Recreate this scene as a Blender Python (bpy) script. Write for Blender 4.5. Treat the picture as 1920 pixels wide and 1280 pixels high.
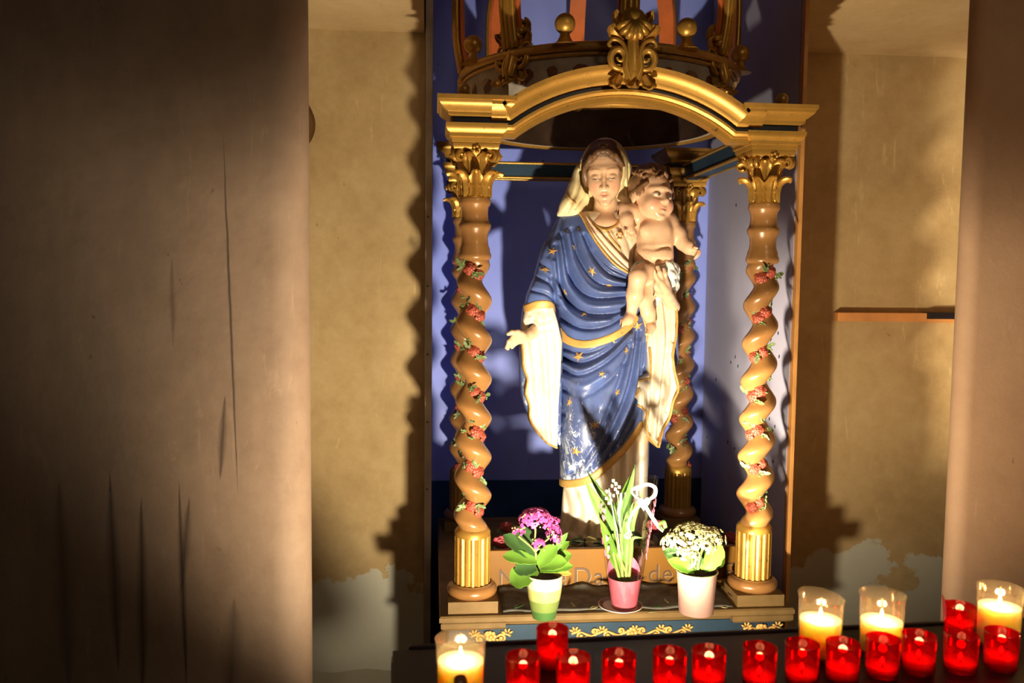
import bpy, bmesh, math, random
import numpy as np
from mathutils import Vector, Matrix, Quaternion
from mathutils.bvhtree import BVHTree

for _o in list(bpy.data.objects):
    bpy.data.objects.remove(_o)
scene = bpy.context.scene
COL = scene.collection
R = math.radians
PI = math.pi

# ------------------------------------------------------------------ camera
F = 1600.0
PSI, TH, RO = R(5.25), R(4.1), R(0.6)
CAMP = np.array([0, 0, 1.55])
_f0 = np.array([math.sin(PSI), math.cos(PSI), 0])
FW = _f0 * math.cos(TH) + np.array([0, 0, -math.sin(TH)])
_up = _f0 * math.sin(TH) + np.array([0, 0, math.cos(TH)])
_rt = np.array([math.cos(PSI), -math.sin(PSI), 0])
RT = _rt * math.cos(RO) + _up * math.sin(RO)
UP = _up * math.cos(RO) - _rt * math.sin(RO)

def P(px, py, Y):
    d = FW * F + RT * (px - 960) + UP * (640 - py)
    return CAMP + d * Y / d[1]

def PZ(px, py, z):
    d = FW * F + RT * (px - 960) + UP * (640 - py)
    return CAMP + d * (z - 1.55) / d[2]

cam = bpy.data.cameras.new('camera')
cam.sensor_width = 36
cam.lens = F / 1920 * 36
cam.dof.use_dof = True
cam.dof.focus_distance = 2.35
cam.dof.aperture_fstop = 4.5
cam.clip_start = 0.02
co = bpy.data.objects.new('camera', cam)
COL.objects.link(co)
m3 = Matrix(((RT[0], UP[0], -FW[0]), (RT[1], UP[1], -FW[1]), (RT[2], UP[2], -FW[2])))
co.matrix_world = Matrix.Translation(Vector(CAMP)) @ m3.to_4x4()
scene.camera = co

# ------------------------------------------------------------------ light
world = bpy.data.worlds.new('world')
scene.world = world
world.use_nodes = True
bg = world.node_tree.nodes['Background']
bg.inputs[0].default_value = (1.0, 0.72, 0.46, 1)
bg.inputs[1].default_value = 0.014
scene.view_settings.view_transform = 'Standard'
scene.view_settings.look = 'None'
scene.view_settings.exposure = 0.0
scene.view_settings.gamma = 1.0
scene.view_settings.use_curve_mapping = False

def add_light(name, kind, loc, energy, color, target=None, **kw):
    l = bpy.data.lights.new(name, kind)
    l.energy = energy
    l.color = color
    for k, v in kw.items():
        setattr(l, k, v)
    o = bpy.data.objects.new(name, l)
    COL.objects.link(o)
    o.location = loc
    if target is not None:
        o.rotation_euler = (Vector(target) - Vector(loc)).to_track_quat('-Z', 'Y').to_euler()
    return o

FLOOD = (0.28, 1.22, 0.70)
FLOOD2 = (0.155, 1.54, 0.70)
AIM = (0.46, 2.42, 1.24)
AIM2 = (1.70, 2.76, 1.55)
WARM = (1.0, 0.82, 0.56)
add_light('floodlight_spill', 'SPOT', FLOOD, 125, WARM, (0.42, 2.42, 1.66),
          spot_size=R(130), spot_blend=0.8, shadow_soft_size=0.022)
add_light('floodlight_beam', 'SPOT', FLOOD, 95, (1.0, 0.86, 0.62), AIM,
          spot_size=R(52), spot_blend=1.0, shadow_soft_size=0.022)
add_light('side_floodlight_beam', 'SPOT', FLOOD2, 300, WARM, AIM2,
          spot_size=R(40), spot_blend=0.8, shadow_soft_size=0.03)
add_light('nave_fill_light', 'AREA', (1.6, -2.2, 3.4), 16, (1.0, 0.74, 0.48), (1.2, 1.8, 1.2), size=0.8)  # soft fill added behind the camera, no lamp known there

# ------------------------------------------------------------------ materials
MATS = {}
def node_mat(name):
    m = bpy.data.materials.new(name)
    m.use_nodes = True
    nt = m.node_tree
    b = nt.nodes['Principled BSDF']
    MATS[name] = m
    return m, nt, b

def c4(c):
    return (c[0], c[1], c[2], 1)

def ramp(nt, src, stops, interp='LINEAR'):
    n = nt.nodes.new('ShaderNodeValToRGB')
    cr = n.color_ramp
    cr.interpolation = interp
    while len(cr.elements) > 1:
        cr.elements.remove(cr.elements[-1])
    cr.elements[0].position = stops[0][0]
    cr.elements[0].color = c4(stops[0][1])
    for p, c in stops[1:]:
        e = cr.elements.new(p)
        e.color = c4(c)
    nt.links.new(src, n.inputs[0])
    return n.outputs[0]

def mixc(nt, fac, a, b, mode='MIX'):
    n = nt.nodes.new('ShaderNodeMix')
    n.data_type = 'RGBA'
    n.blend_type = mode
    for sock, v in ((n.inputs[0], fac), (n.inputs[6], a), (n.inputs[7], b)):
        if isinstance(v, (int, float)):
            sock.default_value = v
        elif isinstance(v, (tuple, list)):
            sock.default_value = c4(v)
        else:
            nt.links.new(v, sock)
    return n.outputs[2]

def mth(nt, op, a, b=0.0, c=None, clamp=False):
    n = nt.nodes.new('ShaderNodeMath')
    n.operation = op
    n.use_clamp = clamp
    vals = [a, b] + ([c] if c is not None else [])
    for i, v in enumerate(vals):
        if isinstance(v, (int, float)):
            n.inputs[i].default_value = v
        else:
            nt.links.new(v, n.inputs[i])
    return n.outputs[0]

def coords(nt, scale=(1, 1, 1), kind='Object'):
    t = nt.nodes.new('ShaderNodeTexCoord')
    mp = nt.nodes.new('ShaderNodeMapping')
    mp.inputs['Scale'].default_value = scale
    nt.links.new(t.outputs[kind], mp.inputs[0])
    return mp.outputs[0]

def noise(nt, scale, detail=4, rough=0.55, vec=None, sc=(1, 1, 1), dist=0.0):
    n = nt.nodes.new('ShaderNodeTexNoise')
    n.inputs['Scale'].default_value = scale
    n.inputs['Detail'].default_value = detail
    n.inputs['Roughness'].default_value = rough
    n.inputs['Distortion'].default_value = dist
    nt.links.new(vec if vec is not None else coords(nt, sc), n.inputs['Vector'])
    return n.outputs[0]

def bump(nt, b, h, strength=0.3, dist=0.004):
    n = nt.nodes.new('ShaderNodeBump')
    n.inputs['Strength'].default_value = strength
    n.inputs['Distance'].default_value = dist
    nt.links.new(h, n.inputs['Height'])
    nt.links.new(n.outputs[0], b.inputs['Normal'])

def simple(name, col, rough=0.5, metal=0.0, var=0.25, scale=12, bmp=0.15, spec=0.5, bscale=60, coat=0.0):
    m, nt, b = node_mat(name)
    n = noise(nt, scale)
    lo = tuple(max(0, c * (1 - var)) for c in col)
    hi = tuple(min(1, c * (1 + var)) for c in col)
    nt.links.new(ramp(nt, n, [(0.3, lo), (0.7, hi)]), b.inputs['Base Color'])
    b.inputs['Roughness'].default_value = rough
    b.inputs['Metallic'].default_value = metal
    b.inputs['Specular IOR Level'].default_value = spec
    b.inputs['Coat Weight'].default_value = coat
    if bmp > 0:
        bump(nt, b, noise(nt, bscale, 3), bmp, 0.002)
    return m

def emissive(name, col, strength):
    m, nt, b = node_mat(name)
    b.inputs['Base Color'].default_value = c4(col)
    b.inputs['Emission Color'].default_value = c4(col)
    b.inputs['Emission Strength'].default_value = strength
    n = noise(nt, 20)
    nt.links.new(ramp(nt, n, [(0.0, tuple(c * 0.9 for c in col)), (1.0, col)]), b.inputs['Base Color'])
    return m

def thin_glass(name, col, gloss=0.12, rough=0.05, body=0.0, bodycol=(1, 1, 1)):
    m, nt, b = node_mat(name)
    out = nt.nodes['Material Output']
    nt.nodes.remove(b)
    tr = nt.nodes.new('ShaderNodeBsdfTransparent')
    n = noise(nt, 30, 2)
    nt.links.new(ramp(nt, n, [(0.3, tuple(c * 0.93 for c in col)), (0.7, col)]), tr.inputs[0])
    gl = nt.nodes.new('ShaderNodeBsdfGlossy')
    gl.inputs['Roughness'].default_value = rough
    last = tr.outputs[0]
    if body > 0:
        df = nt.nodes.new('ShaderNodeBsdfTranslucent')
        df.inputs[0].default_value = c4(bodycol)
        d2 = nt.nodes.new('ShaderNodeBsdfDiffuse')
        d2.inputs[0].default_value = c4(bodycol)
        mm = nt.nodes.new('ShaderNodeMixShader')
        mm.inputs[0].default_value = 0.5
        nt.links.new(df.outputs[0], mm.inputs[1]); nt.links.new(d2.outputs[0], mm.inputs[2])
        mx = nt.nodes.new('ShaderNodeMixShader')
        mx.inputs[0].default_value = body
        nt.links.new(last, mx.inputs[1]); nt.links.new(mm.outputs[0], mx.inputs[2])
        last = mx.outputs[0]
    lw = nt.nodes.new('ShaderNodeLayerWeight')
    lw.inputs[0].default_value = 0.35
    fac = mth(nt, 'MULTIPLY_ADD', lw.outputs['Facing'], 0.35, gloss, clamp=True)
    ms = nt.nodes.new('ShaderNodeMixShader')
    nt.links.new(fac, ms.inputs[0])
    nt.links.new(last, ms.inputs[1]); nt.links.new(gl.outputs[0], ms.inputs[2])
    nt.links.new(ms.outputs[0], out.inputs[0])
    return m

def painted(name, rough=0.4, spec=0.5, bmp=0.05, coat=0.0, sss=0.0):
    """colour from the 'paint' attribute with fine variation"""
    m, nt, b = node_mat(name)
    a = nt.nodes.new('ShaderNodeAttribute')
    a.attribute_name = 'paint'
    n = noise(nt, 45, 4)
    nt.links.new(mixc(nt, 1.0, a.outputs['Color'], ramp(nt, n, [(0.3, (0.86, 0.84, 0.82)), (0.7, (1, 1, 1))]), 'MULTIPLY'),
                 b.inputs['Base Color'])
    b.inputs['Roughness'].default_value = rough
    b.inputs['Specular IOR Level'].default_value = spec
    b.inputs['Coat Weight'].default_value = coat
    b.inputs['Coat Roughness'].default_value = 0.2
    bump(nt, b, noise(nt, 120, 3), bmp, 0.001)
    return m

def gold_mat(name, col, rough, metal, dark=(0.16, 0.075, 0.02)):
    m, nt, b = node_mat(name)
    n = noise(nt, 9, 6, 0.65)
    n2 = noise(nt, 70, 4, 0.7)
    base = ramp(nt, n, [(0.3, tuple(c * 0.72 for c in col)), (0.65, col)])
    wear = ramp(nt, n2, [(0.60, (0, 0, 0)), (0.72, (1, 1, 1))])
    nt.links.new(mixc(nt, wear, base, dark), b.inputs['Base Color'])
    b.inputs['Roughness'].default_value = rough
    b.inputs['Metallic'].default_value = metal
    bump(nt, b, n2, 0.12, 0.002)
    return m

gold_mat('gold', (0.54, 0.295, 0.055), 0.38, 0.55)
gold_mat('gold_old', (0.56, 0.32, 0.085), 0.42, 0.5)
gold_mat('gold_paint', (0.72, 0.44, 0.13), 0.45, 0.25, (0.35, 0.18, 0.05))
simple('column_tan', (0.289, 0.140, 0.044), 0.30, 0.05, 0.22, 10, 0.08, coat=0.25)
simple('rose_red', (0.30, 0.055, 0.030), 0.45, 0, 0.35, 60, 0.1)
simple('leaf_carved', (0.14, 0.20, 0.075), 0.5, 0, 0.3, 60, 0.1)
simple('navy', (0.012, 0.022, 0.055), 0.35, 0, 0.3, 10, 0.05)
simple('stone_blue', (0.025, 0.050, 0.084), 0.55, 0, 0.25, 8, 0.1, spec=0.15)
simple('board_gold', (0.200, 0.093, 0.015), 0.5, 0.0, 0.15, 5, 0.06, spec=0.15)
simple('letter_dark', (0.080, 0.037, 0.013), 0.6, 0, 0.1, 20, 0)
simple('letter_light', (0.440, 0.330, 0.198), 0.5, 0, 0.1, 20, 0)
simple('step_wood', (0.166, 0.105, 0.042), 0.5, 0.05, 0.25, 12, 0.15, spec=0.15)
simple('dusty_cloth', (0.13, 0.125, 0.11), 0.9, 0, 0.35, 30, 0.4, bscale=120, spec=0.15)
simple('dark_wood', (0.05, 0.03, 0.02), 0.6, 0, 0.3, 15, 0.1, spec=0.15)
simple('orange_paint', (0.62, 0.16, 0.045), 0.5, 0, 0.2, 12, 0.05)
simple('crown_cloth', (0.40, 0.36, 0.31), 0.8, 0, 0.2, 20, 0.1)
simple('jewel_brown', (0.16, 0.065, 0.03), 0.3, 0.1, 0.3, 20, 0.05)
simple('silver_ball', (0.30, 0.27, 0.22), 0.3, 0.5, 0.2, 20, 0.05)
simple('panel_grey', (0.34, 0.34, 0.46), 0.6, 0, 0.08, 3, 0.05)
simple('panel_navy', (0.022, 0.055, 0.17), 0.45, 0, 0.2, 4, 0.05, spec=0.15)
simple('panel_edge', (0.36, 0.31, 0.26), 0.6, 0, 0.2, 10, 0.1)
simple('edge_orange', (0.52, 0.25, 0.07), 0.5, 0, 0.2, 10, 0.1)
simple('bar_orange', (0.55, 0.24, 0.07), 0.55, 0, 0.15, 10, 0.05)
simple('black_metal', (0.010, 0.010, 0.014), 0.35, 0.3, 0.2, 10, 0.05)
simple('stand_blue', (0.004, 0.005, 0.013), 0.45, 0.0, 0.3, 10, 0.05, spec=0.15)
simple('bronze', (0.12, 0.06, 0.02), 0.4, 0.5, 0.3, 10, 0.1)
simple('pot_pink', (0.327, 0.196, 0.168), 0.45, 0.0, 0.06, 6, 0.03, spec=0.15)
simple('pot_rosy', (0.444, 0.093, 0.131), 0.35, 0, 0.06, 8, 0.03)
simple('pot_rim', (0.72, 0.66, 0.52), 0.25, 0.7, 0.1, 10, 0)
simple('soil', (0.06, 0.035, 0.02), 0.95, 0, 0.5, 60, 0.8)
simple('leaf_green', (0.093, 0.196, 0.025), 0.38, 0, 0.3, 14, 0.08, spec=0.15)
simple('leaf_dark', (0.038, 0.091, 0.025), 0.4, 0, 0.3, 14, 0.08)
simple('leaf_bright', (0.122, 0.258, 0.061), 0.38, 0, 0.2, 14, 0.08, spec=0.15)
simple('leaf_yellow', (0.341, 0.286, 0.055), 0.45, 0, 0.2, 14, 0.08)
simple('stem_green', (0.209, 0.264, 0.066), 0.5, 0, 0.2, 20, 0)
simple('petal_pink', (0.546, 0.070, 0.294), 0.5, 0, 0.45, 50, 0)
simple('petal_cream', (0.440, 0.418, 0.198), 0.55, 0, 0.25, 40, 0)
simple('petal_white', (0.644, 0.644, 0.602), 0.5, 0, 0.05, 30, 0)
simple('bud_green', (0.275, 0.303, 0.077), 0.5, 0, 0.2, 40, 0)
simple('petal_dull', (0.30, 0.04, 0.06), 0.7, 0, 0.4, 30, 0)
simple('ceramic', (0.702, 0.685, 0.643), 0.2, 0, 0.03, 8, 0)
simple('ceramic_band', (0.16, 0.05, 0.03), 0.3, 0, 0.5, 120, 0)
simple('wax', (0.92, 0.84, 0.66), 0.5, 0, 0.05, 10, 0.05)
simple('wick', (0.02, 0.015, 0.01), 0.9, 0, 0.2, 10, 0)
simple('print_brown', (0.40, 0.17, 0.08), 0.6, 0, 0.3, 90, 0)
simple('ribbon', (0.680, 0.720, 0.640), 0.4, 0, 0.05, 20, 0)
simple('heart_pink', (0.90, 0.22, 0.36), 0.4, 0, 0.1, 20, 0)
simple('dry_leaf', (0.30, 0.26, 0.10), 0.7, 0, 0.4, 40, 0.1)
simple('hair_brown', (0.15, 0.078, 0.036), 0.45, 0, 0.35, 30, 0.2)
simple('hair_child', (0.24, 0.125, 0.06), 0.42, 0, 0.35, 30, 0.2)
simple('child_cloth', (0.72, 0.76, 0.74), 0.55, 0, 0.12, 20, 0.1)
simple('lining', (0.82, 0.62, 0.46), 0.5, 0, 0.12, 14, 0.1)
simple('rock', (0.20, 0.15, 0.09), 0.8, 0, 0.4, 20, 0.4)
simple('floor_stone', (0.18, 0.14, 0.10), 0.7, 0, 0.3, 4, 0.2)
simple('housing', (0.02, 0.02, 0.02), 0.4, 0.3, 0.1, 10, 0)
emissive('flame', (1.0, 0.62, 0.22), 22)
emissive('flood_lens', (1.0, 0.85, 0.62), 3)
thin_glass('clear_cup', (0.95, 0.92, 0.86), 0.05, 0.10, 0.045, (0.95, 0.85, 0.7))
thin_glass('red_cup', (0.86, 0.018, 0.03), 0.06, 0.06, 0.10, (0.85, 0.012, 0.02))
thin_glass('cellophane', (0.97, 0.97, 0.97), 0.04, 0.08)
painted('skin', 0.30, 0.5, 0.06, 0.25)

# wax that lets candle light glow through
def glow_wax(name, col):
    m, nt, b = node_mat(name)
    n = noise(nt, 20)
    nt.links.new(ramp(nt, n, [(0.3, tuple(c * 0.95 for c in col)), (0.7, col)]), b.inputs['Base Color'])
    b.inputs['Roughness'].default_value = 0.4
    b.inputs['Subsurface Weight'].default_value = 1.0
    b.inputs['Subsurface Radius'].default_value = (1.0, 0.75, 0.45)
    b.inputs['Subsurface Scale'].default_value = 0.035
glow_wax('wax_glow', (0.98, 0.86, 0.62))

def mat_mantle():
    m, nt, b = node_mat('mantle_blue')
    n = noise(nt, 7, 6, 0.6)
    base = ramp(nt, n, [(0.30, (0.060, 0.085, 0.21)), (0.55, (0.085, 0.13, 0.34)), (0.75, (0.09, 0.18, 0.52))])
    geo = nt.nodes.new('ShaderNodeTexCoord')
    sep = nt.nodes.new('ShaderNodeSeparateXYZ')
    nt.links.new(geo.outputs['Object'], sep.inputs[0])
    # paint loss concentrated on the lower skirt, where the real statue has flaked
    low = mth(nt, 'MULTIPLY_ADD', sep.outputs[2], -2.4, 3.35, clamp=True)
    lx = mth(nt, 'MULTIPLY_ADD', sep.outputs[0], -5.0, 3.15, clamp=True)
    fl = noise(nt, 50, 8, 0.8, sc=(1, 1, 0.6), dist=0.6)
    v = mth(nt, 'MULTIPLY_ADD', mth(nt, 'MULTIPLY', low, lx), 0.17, fl)
    flake = ramp(nt, v, [(0.655, (0, 0, 0)), (0.69, (1, 1, 1))])
    nt.links.new(mixc(nt, flake, base, (0.62, 0.70, 0.82)), b.inputs['Base Color'])
    b.inputs['Roughness'].default_value = 0.38
    b.inputs['Coat Weight'].default_value = 0.15
    bump(nt, b, noise(nt, 60, 5, 0.65, sc=(1, 1, 0.3)), 0.35, 0.002)
mat_mantle()

def mat_cream(name, a, bcol):
    m, nt, b = node_mat(name)
    n = noise(nt, 14, 6, 0.65)
    nt.links.new(ramp(nt, n, [(0.35, a), (0.6, bcol)]), b.inputs['Base Color'])
    b.inputs['Roughness'].default_value = 0.42
    bump(nt, b, noise(nt, 80, 4), 0.2, 0.0015)
mat_cream('gown_white', (0.76, 0.66, 0.50), (0.88, 0.81, 0.68))
mat_cream('veil_cream', (0.78, 0.64, 0.32), (0.86, 0.76, 0.46))
mat_cream('tunic', (0.60, 0.47, 0.33), (0.78, 0.66, 0.50))

def mat_panel():
    m, nt, b = node_mat('panel_blue')
    n = noise(nt, 2.5, 4)
    base = ramp(nt, n, [(0.3, (0.21, 0.285, 0.86)), (0.7, (0.27, 0.345, 0.95))])
    sp = noise(nt, 45, 2, 0.4, sc=(1, 1, 0.4))
    spot = ramp(nt, sp, [(0.765, (0, 0, 0)), (0.785, (1, 1, 1))])
    nt.links.new(mixc(nt, spot, base, (0.05, 0.06, 0.12)), b.inputs['Base Color'])
    b.inputs['Roughness'].default_value = 0.55
mat_panel()

def mat_plaster(name, cols, patch=None, patch_z=(0, 0), streaks=(), side_dark=None, spots=0.0, rough=0.75):
    m, nt, b = node_mat(name)
    tc = nt.nodes.new('ShaderNodeTexCoord')
    sep = nt.nodes.new('ShaderNodeSeparateXYZ')
    nt.links.new(tc.outputs['Object'], sep.inputs[0])
    x, z = sep.outputs[0], sep.outputs[2]
    n = noise(nt, 3.2, 8, 0.62)
    nf = noise(nt, 22, 6, 0.7)
    mixn = mth(nt, 'MULTIPLY_ADD', nf, 0.35, mth(nt, 'MULTIPLY', n, 0.65))
    col = ramp(nt, mixn, [(0.32, cols[0]), (0.48, cols[1]), (0.66, cols[2])])
    # scratches and trowel marks
    sc = noise(nt, 26, 5, 0.7, sc=(1, 1, 0.18), dist=1.2)
    col = mixc(nt, mth(nt, 'MULTIPLY', ramp(nt, sc, [(0.62, (0, 0, 0)), (0.70, (1, 1, 1))]), 0.35), col, tuple(min(1, c * 1.35) for c in cols[2]))
    sc2 = noise(nt, 38, 3, 0.6, sc=(1, 1, 0.6))
    col = mixc(nt, mth(nt, 'MULTIPLY', ramp(nt, sc2, [(0.735, (0, 0, 0)), (0.755, (1, 1, 1))]), 0.6), col, tuple(c * 0.35 for c in cols[0]))
    if patch:
        pn = noise(nt, 4.5, 7, 0.6)
        lev = mth(nt, 'SUBTRACT', mth(nt, 'MULTIPLY_ADD', pn, 0.75, patch_z[0] - 0.375), z)
        f = mth(nt, 'MULTIPLY', lev, 60, clamp=True)
        col = mixc(nt, f, col, patch)
    if side_dark:
        # plaster colour gets darker towards one side, with a ragged border
        scol, sx0, sx1, amt = side_dark
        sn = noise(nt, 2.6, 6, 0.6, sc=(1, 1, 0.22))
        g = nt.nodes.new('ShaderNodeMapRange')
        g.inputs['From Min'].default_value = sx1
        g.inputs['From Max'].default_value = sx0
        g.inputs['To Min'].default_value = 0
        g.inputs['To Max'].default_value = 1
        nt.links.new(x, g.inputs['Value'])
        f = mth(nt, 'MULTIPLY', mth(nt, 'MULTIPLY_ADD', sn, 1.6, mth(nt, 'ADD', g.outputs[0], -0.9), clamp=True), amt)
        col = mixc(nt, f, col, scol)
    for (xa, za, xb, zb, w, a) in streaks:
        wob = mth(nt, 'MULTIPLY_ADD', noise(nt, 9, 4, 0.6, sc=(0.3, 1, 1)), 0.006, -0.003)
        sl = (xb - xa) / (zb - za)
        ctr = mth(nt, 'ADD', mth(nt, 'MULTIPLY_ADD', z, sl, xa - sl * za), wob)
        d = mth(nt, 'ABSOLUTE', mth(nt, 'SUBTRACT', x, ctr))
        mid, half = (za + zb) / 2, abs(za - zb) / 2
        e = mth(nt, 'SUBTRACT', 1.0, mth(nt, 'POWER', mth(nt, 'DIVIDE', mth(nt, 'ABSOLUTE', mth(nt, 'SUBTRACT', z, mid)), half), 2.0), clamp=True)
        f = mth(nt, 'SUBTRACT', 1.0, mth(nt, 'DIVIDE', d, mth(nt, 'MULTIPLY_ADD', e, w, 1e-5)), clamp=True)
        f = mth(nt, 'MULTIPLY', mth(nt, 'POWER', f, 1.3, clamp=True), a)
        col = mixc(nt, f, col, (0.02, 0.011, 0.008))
    nt.links.new(col, b.inputs['Base Color'])
    b.inputs['Roughness'].default_value = rough
    bump(nt, b, mth(nt, 'ADD', nf, mth(nt, 'MULTIPLY', n, 2.0)), 0.25, 0.006)
    return m

def _px(px, py, Y):
    p = P(px, py, Y)
    return p[0], p[2]
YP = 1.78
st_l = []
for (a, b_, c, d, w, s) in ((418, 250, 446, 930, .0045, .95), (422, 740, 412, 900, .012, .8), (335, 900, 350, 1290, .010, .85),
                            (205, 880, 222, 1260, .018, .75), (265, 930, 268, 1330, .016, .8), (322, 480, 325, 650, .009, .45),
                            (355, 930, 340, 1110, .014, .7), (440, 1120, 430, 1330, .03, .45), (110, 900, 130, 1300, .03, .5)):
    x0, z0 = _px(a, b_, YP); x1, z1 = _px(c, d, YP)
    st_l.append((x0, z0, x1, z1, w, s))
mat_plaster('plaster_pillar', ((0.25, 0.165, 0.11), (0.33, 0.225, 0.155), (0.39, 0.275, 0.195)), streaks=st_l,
            side_dark=((0.075, 0.062, 0.055), _px(-60, 500, YP)[0], _px(640, 500, YP)[0], 0.86))
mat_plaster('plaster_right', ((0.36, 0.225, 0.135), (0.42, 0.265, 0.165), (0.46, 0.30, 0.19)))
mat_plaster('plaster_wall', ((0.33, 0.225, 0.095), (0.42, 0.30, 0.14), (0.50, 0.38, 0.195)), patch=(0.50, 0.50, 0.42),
            patch_z=(P(660, 1110, 2.62)[2], 0))
mat_plaster('plaster_soffit', ((0.40, 0.28, 0.13), (0.48, 0.34, 0.17), (0.54, 0.40, 0.22)))

# ------------------------------------------------------------------ mesh helpers
class MB:
    def __init__(s):
        s.v = []; s.f = []
    def add(s, v, f, M=None):
        o = len(s.v)
        if M is not None:
            v = [tuple(M @ Vector(p)) for p in v]
        s.v.extend([tuple(map(float, p)) for p in v])
        s.f.extend([tuple(i + o for i in q) for q in f])
        return s
    def box(s, lo, hi, M=None):
        x0, y0, z0 = lo; x1, y1, z1 = hi
        v = [(x0, y0, z0), (x1, y0, z0), (x1, y1, z0), (x0, y1, z0), (x0, y0, z1), (x1, y0, z1), (x1, y1, z1), (x0, y1, z1)]
        f = [(0, 3, 2, 1), (4, 5, 6, 7), (0, 1, 5, 4), (1, 2, 6, 5), (2, 3, 7, 6), (3, 0, 4, 7)]
        return s.add(v, f, M)
    def prism(s, pts, z0, z1, M=None):
        n = len(pts)
        v = [(x, y, z0) for x, y in pts] + [(x, y, z1) for x, y in pts]
        f = [tuple(range(n))[::-1], tuple(range(n, 2 * n))] + [(i, (i + 1) % n, n + (i + 1) % n, n + i) for i in range(n)]
        return s.add(v, f, M)
    def lathe(s, prof, n=24, M=None, cap=True, flute=None):
        v = []; f = []
        for r, z in prof:
            for i in range(n):
                a = 2 * PI * i / n
                rr = r if flute is None else r * flute(a, z)
                v.append((rr * math.cos(a), rr * math.sin(a), z))
        m = len(prof)
        for j in range(m - 1):
            for i in range(n):
                k = (i + 1) % n
                f.append((j * n + i, j * n + k, (j + 1) * n + k, (j + 1) * n + i))
        if cap:
            f.append(tuple(range(n))[::-1]); f.append(tuple(range((m - 1) * n, m * n)))
        return s.add(v, f, M)
    def square(s, prof, ax, ay, M=None):
        """prof: (offset, z); rectangle of half sizes ax+offset, ay+offset"""
        v = []; f = []
        for o, z in prof:
            v += [(-ax - o, -ay - o, z), (ax + o, -ay - o, z), (ax + o, ay + o, z), (-ax - o, ay + o, z)]
        for j in range(len(prof) - 1):
            for i in range(4):
                k = (i + 1) % 4
                f.append((j * 4 + i, j * 4 + k, j * 4 + 4 + k, j * 4 + 4 + i))
        f.append((3, 2, 1, 0)); m = len(prof) * 4
        f.append((m - 4, m - 3, m - 2, m - 1))
        return s.add(v, f, M)
    def tube(s, pts, rad, n=8, M=None, closed=False):
        pts = [Vector(p) for p in pts]
        m = len(pts)
        if not hasattr(rad, '__len__'):
            rad = [rad] * m
        v = []; f = []
        ref = None
        for i, p in enumerate(pts):
            a = pts[(i - 1) % m] if (closed or i > 0) else p
            b = pts[(i + 1) % m] if (closed or i < m - 1) else p
            t = (b - a).normalized()
            if ref is None:
                ref = t.orthogonal().normalized()
            ref = (ref - t * ref.dot(t))
            ref = ref.normalized() if ref.length > 1e-6 else t.orthogonal().normalized()
            bi = t.cross(ref)
            for k in range(n):
                an = 2 * PI * k / n
                v.append(p + (ref * math.cos(an) + bi * math.sin(an)) * rad[i])
        for i in range(m if closed else m - 1):
            j = (i + 1) % m
            for k in range(n):
                l = (k + 1) % n
                f.append((i * n + k, i * n + l, j * n + l, j * n + k))
        if not closed:
            f.append(tuple(range(n))[::-1]); f.append(tuple(range((m - 1) * n, m * n)))
        return s.add(v, f, M)
    def ball(s, c, r, n=12, M=None):
        if not hasattr(r, '__len__'):
            r = (r, r, r)
        h = n // 2
        v = [(c[0], c[1], c[2] - r[2])]; f = []
        for j in range(1, h):
            ph = -PI / 2 + PI * j / h
            for i in range(n):
                a = 2 * PI * i / n
                v.append((c[0] + r[0] * math.cos(ph) * math.cos(a), c[1] + r[1] * math.cos(ph) * math.sin(a), c[2] + r[2] * math.sin(ph)))
        v.append((c[0], c[1], c[2] + r[2]))
        for i in range(n):
            k = (i + 1) % n
            f.append((0, 1 + k, 1 + i))
            for j in range(h - 2):
                f.append((1 + j * n + i, 1 + j * n + k, 1 + (j + 1) * n + k, 1 + (j + 1) * n + i))
            f.append((1 + (h - 2) * n + i, 1 + (h - 2) * n + k, len(v) - 1))
        return s.add(v, f, M)
    def sweep(s, prof, path, nrm, out, M=None):
        """profile (o along out, n along the path normal) swept along path; nrm = list of normals"""
        v = []; f = []; k = len(prof)
        for p, nn in zip(path, nrm):
            for (o, h) in prof:
                v.append(Vector(p) + Vector(out) * o + Vector(nn) * h)
        for i in range(len(path) - 1):
            for j in range(k):
                l = (j + 1) % k
                f.append((i * k + j, i * k + l, (i + 1) * k + l, (i + 1) * k + j))
        f.append(tuple(range(k))[::-1]); f.append(tuple(range((len(path) - 1) * k, len(path) * k)))
        return s.add(v, f, M)
    def sheet(s, grid, th=0.001):
        """grid[i][j] of points -> thin solid sheet"""
        a, b = len(grid), len(grid[0])
        g = np.array([[list(map(float, q)) for q in row] for row in grid])
        du = np.gradient(g, axis=0) if a > 1 else g
        dv = np.gradient(g, axis=1)
        nr = np.cross(du, dv)
        nr /= np.maximum(np.linalg.norm(nr, axis=2, keepdims=True), 1e-9)
        top = (g + nr * th / 2).reshape(-1, 3); bot = (g - nr * th / 2).reshape(-1, 3)
        v = [tuple(p) for p in top] + [tuple(p) for p in bot]
        N = a * b; f = []
        for i in range(a - 1):
            for j in range(b - 1):
                q = (i * b + j, (i + 1) * b + j, (i + 1) * b + j + 1, i * b + j + 1)
                f.append(q); f.append(tuple(N + k for k in q[::-1]))
        rim = [(i * b, (i + 1) * b) for i in range(a - 1)] + [((a - 1) * b + j, (a - 1) * b + j + 1) for j in range(b - 1)] + \
              [((i + 1) * b + b - 1, i * b + b - 1) for i in range(a - 1)] + [(j + 1, j) for j in range(b - 1)]
        for p, q in rim:
            f.append((q, p, N + p, N + q))
        return s.add(v, f)
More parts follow.
